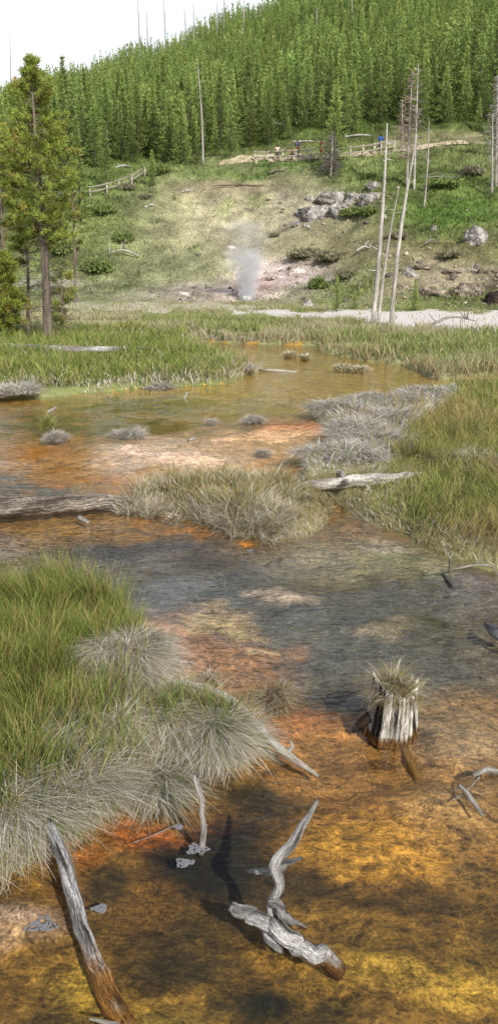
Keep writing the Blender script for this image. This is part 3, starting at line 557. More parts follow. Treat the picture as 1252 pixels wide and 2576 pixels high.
log('thin_stick', 'thin white stick at the bottom edge beside the half sunken log', 'stick', [G(225,2562,.02), G(260,2570,.03), G(300,2574,.02)], [.005,.007,.003], cols=WHITE, seed=30, n=12, seg=7)
log('thin_stick', 'thin curved twig arching beside the grass topped stump', 'twig', [G(1060,1770,.08), A(1110,1745,4.5), G(1145,1800,.0)], [.003,.003,.002], cols=(S(170,140,90), S(120,100,60)), seed=31, n=14, seg=6)
log('thin_stick', 'hair thin twig floating in the dark pool left of the upright stick', 'twig', [G(335,2120,.01), G(400,2095,.015), G(452,2070,.01)], [.0025,.003,.002], cols=WHITE, seed=32, n=12, seg=6)

# stump
sl = G(985, 1828); t = thing('stump', 'weathered black and white stump crowned with grass in the stream', 'tree stump', sl)
seg = 200; lev = 34; a = np.linspace(0, 6.283, seg, endpoint=False)
fl = fbm(np.cos(a)*2.2+9, np.sin(a)*2.2+4, 2, 2); fl2 = fbm(np.cos(a)*5+2, np.sin(a)*5, 3, 2); fl3 = fbm(np.cos(a)*20+2, np.sin(a)*20, 5, 2)
top = .265+.12*fl2+.12*fl3+.03*np.sin(a*2+1); V = []; C = []; gr = []
for k in range(lev):
    q = k/(lev-1); jit = fbm(np.cos(a)*7+q*1.2, np.sin(a)*7+q*4, 12, 3)
    rr = (.142-.016*q+.022*(1-q)**3)*(1+.28*fl+.15*fl2+.16*fl3+.14*jit); zz = -.06+q*(top+.06)
    V.append(np.stack([np.cos(a)*rr+.015*q, np.sin(a)*rr*.9, zz], 1))
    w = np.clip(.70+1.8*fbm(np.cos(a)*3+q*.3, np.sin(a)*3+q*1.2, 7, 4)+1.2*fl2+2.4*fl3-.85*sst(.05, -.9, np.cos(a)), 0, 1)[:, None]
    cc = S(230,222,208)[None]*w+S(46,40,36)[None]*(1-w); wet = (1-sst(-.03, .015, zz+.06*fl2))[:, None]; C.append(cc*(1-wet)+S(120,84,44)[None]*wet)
    gr.append(np.stack([np.cos(a)*.8, np.sin(a)*.8, zz*4], 1))
V.append(np.stack([np.cos(a)*.05, np.sin(a)*.05, np.full(seg, .22)], 1)); C.append(np.tile(S(90,78,60), (seg, 1))); gr.append(gr[-1])
idx = np.arange((lev+1)*seg).reshape(lev+1, seg); nx = np.roll(idx, -1, 1)
Qf = np.stack([idx[:-1], nx[:-1], nx[1:], idx[1:]], -1).reshape(-1, 4)
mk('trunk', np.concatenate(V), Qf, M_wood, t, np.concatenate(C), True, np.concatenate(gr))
wood('root', [(-.11,.02,.06), (-.17,.025,.01), (-.23,.03,-.05)], [.045,.035,.012], t, None, None, cols=(S(84,68,50), S(46,36,28)), seed=40, n=14, seg=14, fine=.2)
tussock('grass_tuft', 'olive and straw grass tuft growing on top of the stump', 'grass tuft', 0, 0, .095, .05, 1900, .18, OLIVE*2+ASH+BROWN, 91, (.0, .6), (.2, 1.8), loc=sl+np.array([.01,.01,.22]), wid=.003, tang=1.5, darken=.5, flow=.4)

def foam(label, px, py, r, seed):
    rng = np.random.default_rng(seed); bm = bmesh.new(); n = int(40+r*1500)
    for k in range(n):
        th = rng.random()*6.28; q = math.sqrt(rng.random()); rad = rng.uniform(.003, .008); ro = r*(1+.3*math.sin(3*th+seed))
        mt = Matrix.Translation((math.cos(th)*q*ro, math.sin(th)*q*ro*.7, .0))@Matrix.Diagonal((rad, rad, rad*.35, 1))
        bmesh.ops.create_icosphere(bm, subdivisions=1, radius=1, matrix=mt)
    me = bpy.data.meshes.new('foam_patch'); bm.to_mesh(me); bm.free()
    ca = me.color_attributes.new('Col', 'FLOAT_COLOR', 'POINT'); ca.data.foreach_set('color', np.tile([.24,.235,.25,1], (len(me.vertices), 1)).astype(np.float32).ravel())
    me.materials.append(M_foam); o = bpy.data.objects.new('foam_patch', me); COL.objects.link(o); o.location = G(px, py, .001); tag(o, label, 'foam')
foam('round foam patch below the foot of the upright stick', 463, 2170, .04, 1); foam('foam patch around the foot of the upright stick', 495, 2135, .045, 2)
foam('wide foam patch on the pinkish mud left of the half sunken log', 105, 2325, .06, 3); foam('small foam patch right of the half sunken log', 252, 2285, .03, 4)
foam('small foam patch above and left of the upright stick', 450, 2080, .02, 5); foam('tiny foam fleck beside the front tip of the islet', 628, 1385, .03, 6)

# ------------------------------------------------------------------ trees
def tris(P, D, Ln, Wd, C, rng):
    n = len(P); D = D/(np.linalg.norm(D, axis=1)[:, None]+1e-9)
    sd = np.cross(D, rng.normal(size=(n, 3))); sd /= np.linalg.norm(sd, axis=1)[:, None]+1e-9
    V = np.stack([P-sd*Wd[:, None], P+sd*Wd[:, None], P+D*Ln[:, None]], 1).reshape(-1, 3)
    return V, np.arange(3*n).reshape(-1, 3), np.repeat(C, 3, 0)*np.tile([.85, .85, 1.15], n)[:, None]
def pine_crown(seed, h, r, base, nb, per, ln, wd, dark, light, pw=1.0):
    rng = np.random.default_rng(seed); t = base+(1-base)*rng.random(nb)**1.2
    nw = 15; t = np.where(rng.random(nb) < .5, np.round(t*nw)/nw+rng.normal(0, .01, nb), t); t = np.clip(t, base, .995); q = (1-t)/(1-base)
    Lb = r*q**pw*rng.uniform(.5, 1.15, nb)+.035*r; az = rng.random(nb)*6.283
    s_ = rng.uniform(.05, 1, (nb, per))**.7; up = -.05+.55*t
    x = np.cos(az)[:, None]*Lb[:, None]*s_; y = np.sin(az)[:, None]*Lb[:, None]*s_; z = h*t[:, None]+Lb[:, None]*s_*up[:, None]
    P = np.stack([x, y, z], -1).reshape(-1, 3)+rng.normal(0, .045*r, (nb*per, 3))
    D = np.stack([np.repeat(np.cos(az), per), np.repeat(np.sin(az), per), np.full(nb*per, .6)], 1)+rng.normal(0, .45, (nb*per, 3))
    k = np.clip(s_*.5+.6*t[:, None]-.03+rng.normal(0, .12, s_.shape), 0, 1).reshape(-1, 1); C = dark[None]*(1-k)+light[None]*k; C = C*rng.uniform(.8, 1.2, (len(C), 1))  # crown shading in the colour: shaded low and inside, lit at the tops
    return tris(P, D, ln*rng.uniform(.6, 1.3, len(P)), wd*rng.uniform(.6, 1.3, len(P)), C, rng)
def sticks(Av, Bv, r0, r1, col, rng):
    n = len(Av); d = Bv-Av; d /= np.linalg.norm(d, axis=1)[:, None]+1e-9
    u = np.cross(d, rng.normal(size=(n, 3))); u /= np.linalg.norm(u, axis=1)[:, None]+1e-9; w = np.cross(d, u); V = np.zeros((n, 6, 3))
    for k in range(3):
        e = math.cos(k*2.094)*u+math.sin(k*2.094)*w; V[:, k] = Av+e*r0[:, None]; V[:, 3+k] = Bv+e*r1[:, None]
    f = np.array([[0,1,4],[0,4,3],[1,2,5],[1,5,4],[2,0,3],[2,3,5]])
    return V.reshape(-1, 3), (f[None]+6*np.arange(n)[:, None, None]).reshape(-1, 3), np.repeat(col, 6, 0)
DG, LG = np.array([.10,.145,.04]), np.array([.43,.53,.155])
BARK = (S(140,128,114), S(84,74,66))
protos = []
for i in range(6):
    h = 1.0*[9.5,10.5,8.5,9.8,11,8.8][i]; r = [1.85,1.8,1.8,2.05,1.85,1.65][i]
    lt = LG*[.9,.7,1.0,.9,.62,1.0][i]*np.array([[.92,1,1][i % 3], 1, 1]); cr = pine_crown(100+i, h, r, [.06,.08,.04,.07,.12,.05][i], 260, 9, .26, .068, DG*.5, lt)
    Vt, Ft, Ct, gt = limb([(0,0,-.4),(0,0,h*.5),(0,0,h*.97)], [.10,.07,.02], seg=6, n=6, cols=(S(104,94,84), S(64,56,50)), seed=i)
    protos.append((cr, (Vt, Ft, Ct, gt), h))
pm = []
def forest_tree(i, loc, sc, rz, label, group):
    cr, tr_, h = protos[i]; t = thing('pine_tree', label, 'pine tree', loc, rz, group); t.scale = (sc*1.05, sc*1.05, sc*random.uniform(.9, 1.1))
    while len(pm) <= i: pm.append(None)
    if pm[i] is None:
        a = mk('trunk', tr_[0], tr_[1], M_bark, t, tr_[2], True, tr_[3]); c_ = mk('crown', cr[0], cr[1], M_leaf, t, cr[2]); pm[i] = (a, c_)
    else:
        for o in pm[i]:
            c_ = o.copy(); COL.objects.link(c_); c_.parent = t
    return t
hero = [(455,412,235,0,'pine standing at the forest edge left of the bare tall snag'),(630,372,190,1,'pine at the forest edge above the left end of the railing'),(838,432,195,2,'pine rising behind the railing with dead lower limbs'),(580,398,255,3,'pine at the forest edge right of the bare tall snag'),(385,470,375,5,'small bushy pine on the grass above the left railing'),(725,350,290,2,'short young pine in the clearing above the people'),(935,360,310,5,'short young pine above the right end of the railing'),(270,480,300,4,'slim pine behind the left railing'),(205,560,290,1,'slim pine on the slope right of the tall foreground pine'),(1240,395,180,4,'dark pine at the right edge of the forest'),(440,510,478,5,'tiny pine seedling on the left slope'),(1040,782,700,2,'small pine on the flat right of the leaning snags'),(845,785,690,5,'young pine on the flat left of the leaning snags'),(890,778,725,2,'low bushy pine left of the bare snags'),(1125,310,215,0,'slender pine beside the dead trees on the right'),(150,600,400,4,'dark pine behind the tall foreground pine')]
for i, (a, b_, tp, v, lb) in enumerate(hero):
    p = T(a, b_); hh = zrow(tp, p[1])-p[2]; sc = hh/protos[v][2]/1.03; forest_tree(v, p-np.array([0,0,.05]), sc, i*1.3, lb, None).scale = (sc*1.1, sc*1.1, sc)
rng = np.random.default_rng(77); pts = []; cell = {}
def edge_y(pxv): return np.interp(pxv, [-400,0,130,200,330,400,440,560,600,700,800,900,1000,1252,1700], [92,94,96,101,104,107,100,100,108,110,110,110,109,107,107])
for k in range(56000):
    yy = 92+126*rng.random()**.8; xx = rng.uniform(-1, 1)*(.36*yy+4)
    pxx = 626+xx/yy*2050
    if yy < edge_y(pxx)+rng.normal(0, 1.2): continue
    far = min(max((yy-112)/25, 0), 1); ms_ = (1.75+.7*rng.random())*(1-.46*far); cx_, cy_ = int(xx//2.9), int(yy//2.9)
    if any((xx-a)**2+(yy-b_)**2 < ms_**2 for i in (-1,0,1) for j in (-1,0,1) for a, b_ in cell.get((cx_+i, cy_+j), ())): continue
    cell.setdefault((cx_, cy_), []).append((xx, yy)); pts.append((xx, yy))
pts.sort(key=lambda p: p[1]); pa = np.array(pts); zf = height(pa[:, 0], pa[:, 1])
rng2 = random.Random(9); bulk = []
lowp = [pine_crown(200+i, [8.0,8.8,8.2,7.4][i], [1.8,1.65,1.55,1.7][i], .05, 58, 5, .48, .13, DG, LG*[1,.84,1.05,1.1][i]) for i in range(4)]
for i, ((xx, yy), zz) in enumerate(zip(pts, zf)):
    sc = rng2.choice((rng2.uniform(.4, .65), rng2.uniform(.6, .85), rng2.uniform(.8, 1.02)))
    if fbm(np.array([xx*.05]), np.array([yy*.05]), 3, 2)[0] > .1: sc *= .85
    far = min(max((yy-112)/30, 0), 1); sc *= 1-.48*far
    if i < 284:
        forest_tree(rng2.randrange(6), (xx, yy, zz-.1), sc, rng2.random()*6.28, 'slender green pine packed among its neighbours at the front of the hillside forest', 'pines at the front of the hillside forest')
    else:
        Vv, Fv, Cv = lowp[rng2.randrange(4)]; a = rng2.random()*6.28; ca_, sa_ = math.cos(a)*sc, math.sin(a)*sc
        Vr = np.stack([Vv[:, 0]*ca_-Vv[:, 1]*sa_+xx, Vv[:, 0]*sa_+Vv[:, 1]*ca_+yy, Vv[:, 2]*sc*rng2.uniform(.85, 1.15)+zz], 1); g_ = rng2.uniform(.7, 1.1); bulk.append((Vr, Fv, Cv*g_*np.array([rng2.uniform(.86, 1.1), 1, 1])))
print('forest', len(pts))
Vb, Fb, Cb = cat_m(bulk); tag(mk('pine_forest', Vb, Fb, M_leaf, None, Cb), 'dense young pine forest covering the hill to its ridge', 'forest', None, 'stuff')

def near_pine(label, px, py, tpx, tpy, r, seed, base=.42, nb=110, dead=70, light=np.array([.34,.40,.08]), rad=.15, dens=1.0):
    p = T(px, py); top = A(tpx, tpy, p[1]); h = top[2]-p[2]; off = top-p; rng = np.random.default_rng(seed)
    t = thing('pine_tree', label, 'pine tree', p)
    bend = lambda q: np.stack([off[0]*q+.12*np.sin(q*3.1)*(1-q), 0*q, h*q], -1)
    wood('trunk', [bend(np.array(q)) for q in (-.02, .15, .35, .6, .8, .98)], [rad*1.15, rad, rad*.85, rad*.6, rad*.35, .02], t, M_bark, None, seg=12, n=30, cols=BARK, seed=seed, ridge=.06)
    tt = base+(1-base)*rng.random(nb)**.9; q = (1-tt)/(1-base); Lb = r*np.clip(q**.6, .1, 1)*np.clip(.45+1.6*(tt-base)/(1-base), .45, 1)*rng.uniform(.45, 1.2, nb)+.1; az = rng.random(nb)*6.283
    A0 = bend(tt); dirv = np.stack([np.cos(az), np.sin(az), .1+.6*(tt-base)+rng.normal(0, .12, nb)], 1); B0 = A0+dirv*Lb[:, None]
    br = [sticks(A0, B0, np.full(nb, .022), np.full(nb, .008), np.tile(S(110,98,82), (nb, 1)), rng)]
    T_, D_ = [], []; per = int(10*dens)
    for k in range(per):
        s_ = rng.uniform(.4, 1.02, nb); c_ = A0+(B0-A0)*s_[:, None]; sdv = np.cross(dirv, [0, 0, 1]); e = c_+sdv*(rng.normal(0, .22, nb)*Lb*s_)[:, None]+np.array([0, 0, .06])+rng.normal(0, .04, (nb, 3))
        T_.append(e); D_.append(dirv+np.array([0, 0, .5])); br.append(sticks(c_-dirv*.08, e, np.full(nb, .008), np.full(nb, .004), np.tile(S(110,98,82), (nb, 1)), rng))
    Tp = np.concatenate(T_); Dp = np.concatenate(D_); nn = 24; m_ = len(Tp)
    Pn = np.repeat(Tp, nn, 0)+rng.normal(0, .04, (m_*nn, 3)); Dn = np.repeat(Dp, nn, 0)*.7+rng.normal(0, .75, (m_*nn, 3))
    tuft = np.repeat(rng.uniform(.5, 1.35, (m_, 1)), nn, 0); hue = np.repeat(rng.random((m_, 1)) < .10, nn, 0)
    C = np.where(hue, np.array([.44,.35,.09])[None], light[None])*tuft*rng.uniform(.5, 1.2, (m_*nn, 1))
    Vc, Fc, Cc = tris(Pn, Dn, rng.uniform(.09, .19, m_*nn), np.full(m_*nn, .014), C, rng)
    mk('crown', Vc, Fc, M_leaf, t, Cc)
    if dead:
        td = rng.uniform(.04, base+.12, dead); ad_ = rng.random(dead)*6.283; Ld = rng.uniform(.3, 1.0, dead)*r*.75; Ad = bend(td); dd = np.stack([np.cos(ad_), np.sin(ad_), rng.normal(.05, .2, dead)], 1); Bd = Ad+dd*Ld[:, None]
        br.append(sticks(Ad, Bd, np.full(dead, .014), np.full(dead, .005), np.tile(S(120,110,98), (dead, 1)), rng))
        for k in range(4):
            s_ = rng.uniform(.35, .95, dead); c_ = Ad+(Bd-Ad)*s_[:, None]; br.append(sticks(c_, c_+(dd+rng.normal(0, .6, (dead, 3)))*(.3*Ld)[:, None], np.full(dead, .006), np.full(dead, .003), np.tile(S(120,110,98), (dead, 1)), rng))
    Vb, Fb, Cb = cat_m(br); mk('branches', Vb, Fb, M_twig, t, Cb)
near_pine('tall foreground pine with a bare lower trunk at the left of the pond', 122, 864, 77, 165, 1.6, 300, .37, 150, 90, dens=.9)
near_pine('bushy low pine at the left edge beside the tall pine', 8, 862, 0, 650, 1.0, 301, .02, 90, 0, np.array([.32,.37,.065]), .07)
near_pine('thin pine half cut off by the left edge', 12, 830, -5, 330, 1.25, 302, .45, 70, 60, rad=.09)
near_pine('slender mostly bare pine just left of the tall pine trunk', 70, 856, 62, 470, .9, 303, .5, 34, 70, rad=.07)
near_pine('short shaggy pine right of the tall pine trunk', 150, 850, 155, 660, .6, 304, .2, 22, 40, rad=.05, dens=.7)
near_pine('slender pine behind the tall pine on the right side', 190, 760, 180, 400, 1.3, 305, .35, 50, 60, np.array([.28,.35,.08]), rad=.10)

SN = (S(202,194,184), S(132,124,116))
def snag(name, label, bpx, bpy_, tpx, tpy, r0, stubs, seed, mid=None, twigs=0, twl=.8, tcol=S(120,112,106), base=None, group=None, cols=SN, t0=.25):
    p = T(bpx, bpy_) if base is None else base; top = A(tpx, tpy, p[1]); rng = np.random.default_rng(seed); off = top-p
    md = np.array([(mid or 0)*1.0, 0, 0]); f = lambda q: off[None]*np.atleast_1d(q)[:, None]+md[None]*np.sin(np.atleast_1d(q)*math.pi)[:, None]
    t = thing(name, label, 'dead tree', p, 0, group)
    wood('trunk', [f(q)[0] for q in (-.01, .2, .45, .7, 1)], [r0*1.15, r0*.95, r0*.8, r0*.6, r0*.25], t, M_wood, None, seg=8, n=20, cols=cols, seed=seed, ridge=.06)
    for k in range(stubs):
        q = rng.uniform(.15, .97); a = rng.random()*6.28; l_ = rng.uniform(.15, .5)*min(1, off[2]/8); s0 = f(q)[0]; e = s0+np.array([math.cos(a)*l_, math.sin(a)*l_, rng.uniform(-.1, .25)])
        V_, F_, C_ = sticks(s0[None], e[None], np.array([r0*.22]), np.array([r0*.08]), cols[0][None]*.9, rng); mk('branch', V_, F_, M_twig, t, C_)
    if twigs:
        q = t0+(1-t0)*rng.random(twigs); a = rng.random(twigs)*6.28; l_ = twl*(1.1-q)*rng.uniform(.4, 1.2, twigs)+.15; s0 = f(q); dd = np.stack([np.cos(a), np.sin(a), rng.normal(-.05, .25, twigs)], 1); e = s0+dd*l_[:, None]
        wd = max(.012, p[1]*.00045); pr = [sticks(s0, e, np.full(twigs, wd), np.full(twigs, wd*.5), np.tile(tcol, (twigs, 1)), rng)]
        for k in range(4):
            ss = rng.uniform(.3, 1, twigs); c_ = s0+(e-s0)*ss[:, None]; pr.append(sticks(c_, c_+(dd+rng.normal(0, .7, dd.shape))*(.35*l_)[:, None], np.full(twigs, wd*.6), np.full(twigs, wd*.3), np.tile(tcol, (twigs, 1)), rng))
        V_, F_, C_ = cat_m(pr); mk('twigs', V_, F_, M_twig, t, C_)
snag('dead_tree', 'leftmost of the three bare pale snags on the white flat', 937, 812, 973, 310, .11, 14, 1, .08, cols=(S(220,212,202), S(146,138,130)))
snag('dead_tree', 'shortest of the three bare pale snags on the white flat', 951, 806, 1003, 468, .08, 8, 2, -.1)
snag('dead_tree', 'curved right hand snag of the three on the white flat', 983, 816, 1048, 340, .10, 12, 3, -.15, cols=(S(220,212,202), S(146,138,130)))
snag('dead_tree', 'bare grey snag with thin top behind the three pale snags', 1040, 480, 1051, 160, .11, 10, 4, 0, 40, 1.1, S(150,142,136))
snag('dead_tree', 'dead tree with brownish grey twigs behind the pale snags', 1022, 470, 1036, 175, .10, 2, 5, 0, 130, 1.3, S(150,132,118))
snag('dead_tree', 'short bare snag on the green slope right of the pale snags', 1066, 522, 1078, 295, .08, 10, 6, .1)
snag('dead_tree', 'twiggy grey dead tree at the right edge of the slope', 1246, 470, 1250, 190, .12, 2, 7, 0, 150, 1.3, S(154,146,142))
snag('dead_tree', 'bare snag beside the twiggy dead tree at the right edge', 1236, 488, 1238, 285, .10, 8, 8)
snag('dead_tree', 'tall bare snag standing at the middle of the forest edge', 511, 412, 496, 152, .12, 12, 9, .15, cols=(S(186,180,172), S(120,112,104)))
snag('dead_tree', 'dark dead tree with drooping twigs in front of the railing', 832, 446, 836, 330, .09, 2, 10, 0, 130, 1.2, S(120,112,106), t0=.05)
snag('dead_tree', 'thin dead tree with brown twigs at the forest edge right of the railing', 1012, 380, 1010, 250, .1, 4, 11, 0, 60, .9, S(146,130,116))
ordw = ['first','second','third','fourth','fifth','sixth','seventh','eighth','ninth','tenth','eleventh']
for i, (bx_, by_, tx_, ty_) in enumerate([(25,240,25,66),(352,160,346,-10),(371,160,369,30),(417,150,411,-15),(468,125,463,15),(487,120,486,10),(545,95,546,2),(562,90,563,-12),(610,95,613,-20),(795,75,795,15),(884,60,883,-20)]):
    snag('bare_snag', ordw[i]+' thin bare snag from the left sticking up along the forested ridge', bx_, by_, tx_, ty_, .16, 5, 30+i, .1, group='bare snags along the ridge', cols=(S(180,174,170), S(130,124,120)))

# ------------------------------------------------------------------ rocks, shrubs, debris
def rock(label, px, py, wpx, hpx, seed, col=(S(176,172,170), S(120,116,114)), cat='rock'):
    p = T(px, py); dep = p[1]*cP+(H-p[2])*sP; w = wpx/F*dep; hh = hpx/F*dep; rng = np.random.default_rng(seed)
    bm = bmesh.new(); bmesh.ops.create_icosphere(bm, subdivisions=5, radius=1); Vv = np.array([v.co for v in bm.verts]); fs = np.array([[v.index for v in f.verts] for f in bm.faces]); bm.free()
    nz = fbm(Vv[:, 0]*1.6+seed, Vv[:, 1]*1.6+Vv[:, 2]*1.3, seed, 3)+fbm(Vv[:, 2]*1.6+seed, Vv[:, 1]*1.1+Vv[:, 0], seed+2, 3); Vv = Vv*(1+.9*nz[:, None])
    for k in range(40):
        n_ = rng.normal(size=3); n_ /= np.linalg.norm(n_); dd = rng.uniform(.5, .95); q = Vv@n_-dd; Vv = Vv-n_[None]*np.maximum(q, 0)[:, None]
    n2_ = fbm(Vv[:, 0]*6+Vv[:, 2]*3+seed, Vv[:, 1]*6+Vv[:, 2]*5, seed+8, 4); Vv = Vv*(1+.4*n2_[:, None]); Vv /= np.abs(Vv[:, 0]).max()
    cr = np.clip(.55+2.2*fbm(Vv[:, 0]*3+Vv[:, 2]*2, Vv[:, 1]*3-Vv[:, 2]*3, seed+3, 4)+1.8*n2_, 0, 1)[:, None]
    o = mk('rock', Vv*np.array([w*.56, w*.42, hh*.56]), fs, M_rock, None, col[0][None]*cr+col[1][None]*(1-cr)); o.location = (p[0], p[1]+w*.25, p[2]+hh*.04); o.rotation_euler = (0, 0, rng.uniform(-.4, .4)); tag(o, label, cat)
RK = [(800,548,86,60,'large grey boulder at the middle of the outcrop'),(858,550,64,56,'grey boulder right of the large boulder in the outcrop'),(832,512,100,40,'pale boulder on the upper rim of the outcrop'),(765,545,54,30,'low slab at the left end of the outcrop'),(930,512,62,56,'dark grey boulder behind the pale snags'),(940,478,40,40,'dark rounded boulder topping the outcrop by the snags'),(893,505,64,36,'flat boulder between the outcrop and the snags'),(1200,612,56,64,'tall grey boulder on the green slope at the right'),(1030,700,48,38,'grey boulder at the slope foot right of the snags'),(775,774,34,36,'pointed pale rock on the flat left of the snags'),(748,568,30,22,'small whitish rock below the outcrop'),(770,573,24,16,'tiny whitish rock beside the small rock below the outcrop'),(578,628,34,16,'pale flat rock in the middle of the bare slope'),
 (1110,748,84,36,'low brown rock at the foot of the right slope'),(1180,742,84,42,'rusty rock at the foot of the right slope'),(1240,765,60,60,'dark rock hollow at the right edge of the flat'),(1075,737,50,28,'pinkish rock beside the low brown rock'),(1090,585,20,24,'small grey rock on the green slope above the snag bases'),(460,745,34,16,'pale pinkish rock left of the steam vent'),
 (1060,674,80,20,'brown ledge rock right of the grey boulder at the slope foot'),(1140,692,100,24,'wide brown ledge rock in the middle of the right slope'),(1225,692,60,30,'brown ledge rock under the tall boulder near the right edge'),(1010,730,46,22,'brown rock just right of the snag bases'),(870,525,64,36,'cracked grey boulder in the centre of the outcrop'),(780,507,54,24,'half buried grey rock at the upper left of the outcrop'),(905,542,44,26,'half buried grey rock at the lower right of the outcrop'),(700,702,60,20,'whitish crusted rock right of the steam'),(745,692,50,22,'pale pink crusted rock on the white deposit')]
for i, (a, b_, w_, h_, lb) in enumerate(RK):
    cl = (S(66,56,48), S(34,29,25)) if i == 15 else (S(190,184,176), S(100,94,88)) if (i < 12 or i in (17, 23, 24, 25)) else (S(230,216,206), S(180,162,148)) if i in (12, 18, 26, 27) else (S(176,162,144), S(104,92,78))
    rock(lb, a, b_, w_, h_, 400+i, cl)
rng = np.random.default_rng(88); pr = []; oct_ = np.array([[1,0,0],[-1,0,0],[0,1,0],[0,-1,0],[0,0,1],[0,0,-1]], float); of = np.array([[0,2,4],[2,1,4],[1,3,4],[3,0,4],[2,0,5],[1,2,5],[3,1,5],[0,3,5]])
xs = rng.uniform(-30, 34, 9000); yy_ = rng.uniform(52, 96, 9000); zs, ds, hs = height(xs, yy_, True); pxs, pys = proj(xs, yy_, zs)
wt = np.zeros(9000)
for cx, cy, rx, ry, a_ in ((860,520,150,60,.7),(1120,710,190,60,.85),(640,560,260,120,.13),(900,640,220,70,.28),(560,740,220,24,.35),(1200,620,90,60,.3),(720,690,90,30,.5)): wt = np.maximum(wt, a_*np.exp(-((pxs-cx)/rx)**2-((pys-cy)/ry)**2))
for x_, y_, z_ in np.stack([xs, yy_, zs], 1)[(rng.random(9000) < wt) & (hs > .1)]:
    r_ = .06+.26*rng.random()**4; v_ = oct_*rng.uniform(.6, 1.3, (6, 1))*r_*np.array([1.2, 1, .8])+rng.normal(0, .12*r_, (6, 3)); pr.append((v_+np.array([x_, y_, z_+.02]), of, np.tile(pick([S(196,186,168), S(162,150,136), S(182,164,142), S(130,120,110)], 1, rng), (6, 1))))
Vs_, Fs_, Cs_ = cat_m(pr); tag(mk('loose_stones', Vs_, Fs_, M_rock, None, Cs_), 'loose stones and rubble strewn over the bare slopes', 'stones', None, 'stuff')
def shrub(label, px, py, wpx, hpx, seed, light=np.array([.2,.26,.06]), dark=np.array([.05,.075,.02])):
    p = T(px, py); dep = p[1]*cP+(H-p[2])*sP; w = wpx/F*dep*.5; hh = hpx/F*dep; rng = np.random.default_rng(seed); n = 1300
    v = rng.normal(size=(n, 3)); v /= np.linalg.norm(v, axis=1)[:, None]; k = rng.random(n)**.5; lump = 1+1.8*fbm(v[:, 0]*2.5+seed, v[:, 1]*2+v[:, 2]*2.5, seed, 3)
    Pp = v*(k*lump)[:, None]*np.array([w, w*.8, hh*.5])+np.array([0, 0, hh*.22]); ok = Pp[:, 2] > 0; Pp = Pp[ok]; kk = np.clip(k[ok][:, None]+rng.normal(0, .2, (len(Pp), 1)), 0, 1)
    V_, F_, C_ = tris(Pp, rng.normal(size=Pp.shape)+np.array([0, 0, .8]), np.full(len(Pp), .2*w+.06), np.full(len(Pp), .05*w+.02), (dark*(1-kk)+light*kk)*rng.uniform(.7, 1.2, (len(Pp), 1)), rng)
    t = thing('shrub', label, 'shrub', p)
    mk('foliage', V_, F_, M_leaf, t, C_); ns = 7; a = rng.random(ns)*6.28
    V_, F_, C_ = sticks(np.tile([0, 0, -.05], (ns, 1)), np.stack([np.cos(a)*w*.6, np.sin(a)*w*.6, np.full(ns, hh*.7)], 1), np.full(ns, .03), np.full(ns, .01), np.tile(S(90,76,60), (ns, 1)), rng); mk('stem', V_, F_, M_twig, t, C_)
SH = [(245,690,70,44,'dark green shrub at the left slope foot'),(310,612,50,36,'green shrub beside bleached branches on the left slope'),(262,540,60,24,'green shrub on the left slope below the railing'),(800,728,50,36,'round green shrub at the foot of the slope left of the snags'),(885,545,60,24,'low juniper in front of the outcrop'),(925,545,60,28,'low juniper below the boulders by the snags'),(1185,440,60,26,'brown twiggy shrub on the right slope below the path'),(760,650,90,26,'dull brown shrub on the slope above the white deposit'),(830,660,90,26,'dull olive shrub on the slope left of the snags'),(320,480,50,18,'grey green shrub just below the left railing'),(365,500,30,14,'small grey shrub on the left slope'),(870,700,60,24,'olive shrub near the foot of the pale snags'),(1130,650,60,18,'olive scrub below the tall boulder on the right slope'),(690,600,24,10,'tiny scrub on the bare slope'),(1000,600,60,18,'brown scrub between the snags and the tall boulder'),(1120,470,90,22,'green bush below the dead trees on the right'),(930,450,40,16,'green bush on top of the rocky slope'),(400,440,60,30,'bright green bush right of the left railing'),(150,640,80,50,'shaggy shrub behind the tall foreground pine')]
for i, (a, b_, w_, h_, lb) in enumerate(SH):
    br_ = any(s_ in lb for s_ in ('brown', 'olive', 'grey', 'scrub')); shrub(lb, a, b_, w_, h_, 500+i, np.array([.31,.29,.18]) if br_ else np.array([.24,.30,.09]), np.array([.15,.14,.09]) if br_ else np.array([.07,.095,.035]))
def debris(label, px, py, wpx, hpx, n, seed, col=S(205,198,190)):
    p = T(px, py); dep = p[1]*cP+(H-p[2])*sP; w = wpx/F*dep; hh = hpx/F*dep; rng = np.random.default_rng(seed); t = thing('dead_branch', label, 'dead branch', p+np.array([0, 0, .03]))
    sg = rng.choice([-1, 1]); rr = max(.05, .0011*dep)
    P0 = np.array([-w*.5*sg, 0, hh*.1]); P1 = np.array([0, .2, hh*.45]); P2 = np.array([w*.5*sg, .1, hh*.25])
    wood('trunk', [P0, P1, P2], [rr*1.3, rr, rr*.4], t, None, None, seg=7, n=10, cols=(col, col*.6), seed=seed)
    for k in range(n):
        q = rng.uniform(.1, .95); s0 = P0*(1-q)+P2*q+np.array([0, .2*(1-abs(2*q-1)), hh*.3*(1-abs(2*q-1))]); e = s0+np.array([rng.normal(0, w*.16), rng.normal(0, .3), rng.uniform(.15, .8)*hh])
        wood('branch', [s0, (s0+e)/2+rng.normal(0, .06, 3), e], [rr*.6, rr*.5, rr*.25], t, None, None, seg=5, n=5, cols=(col, col*.6), seed=seed+k)
debris('bleached tangle of branches on the left slope', 310, 650, 80, 40, 7, 1); debris('small bleached branch on the left slope below the railing', 380, 530, 30, 20, 3, 2)
debris('bleached branch on the slope left of the bare slope top', 470, 488, 26, 18, 3, 3); debris('curled bleached root on the slope left of the snags', 915, 635, 40, 28, 4, 4)
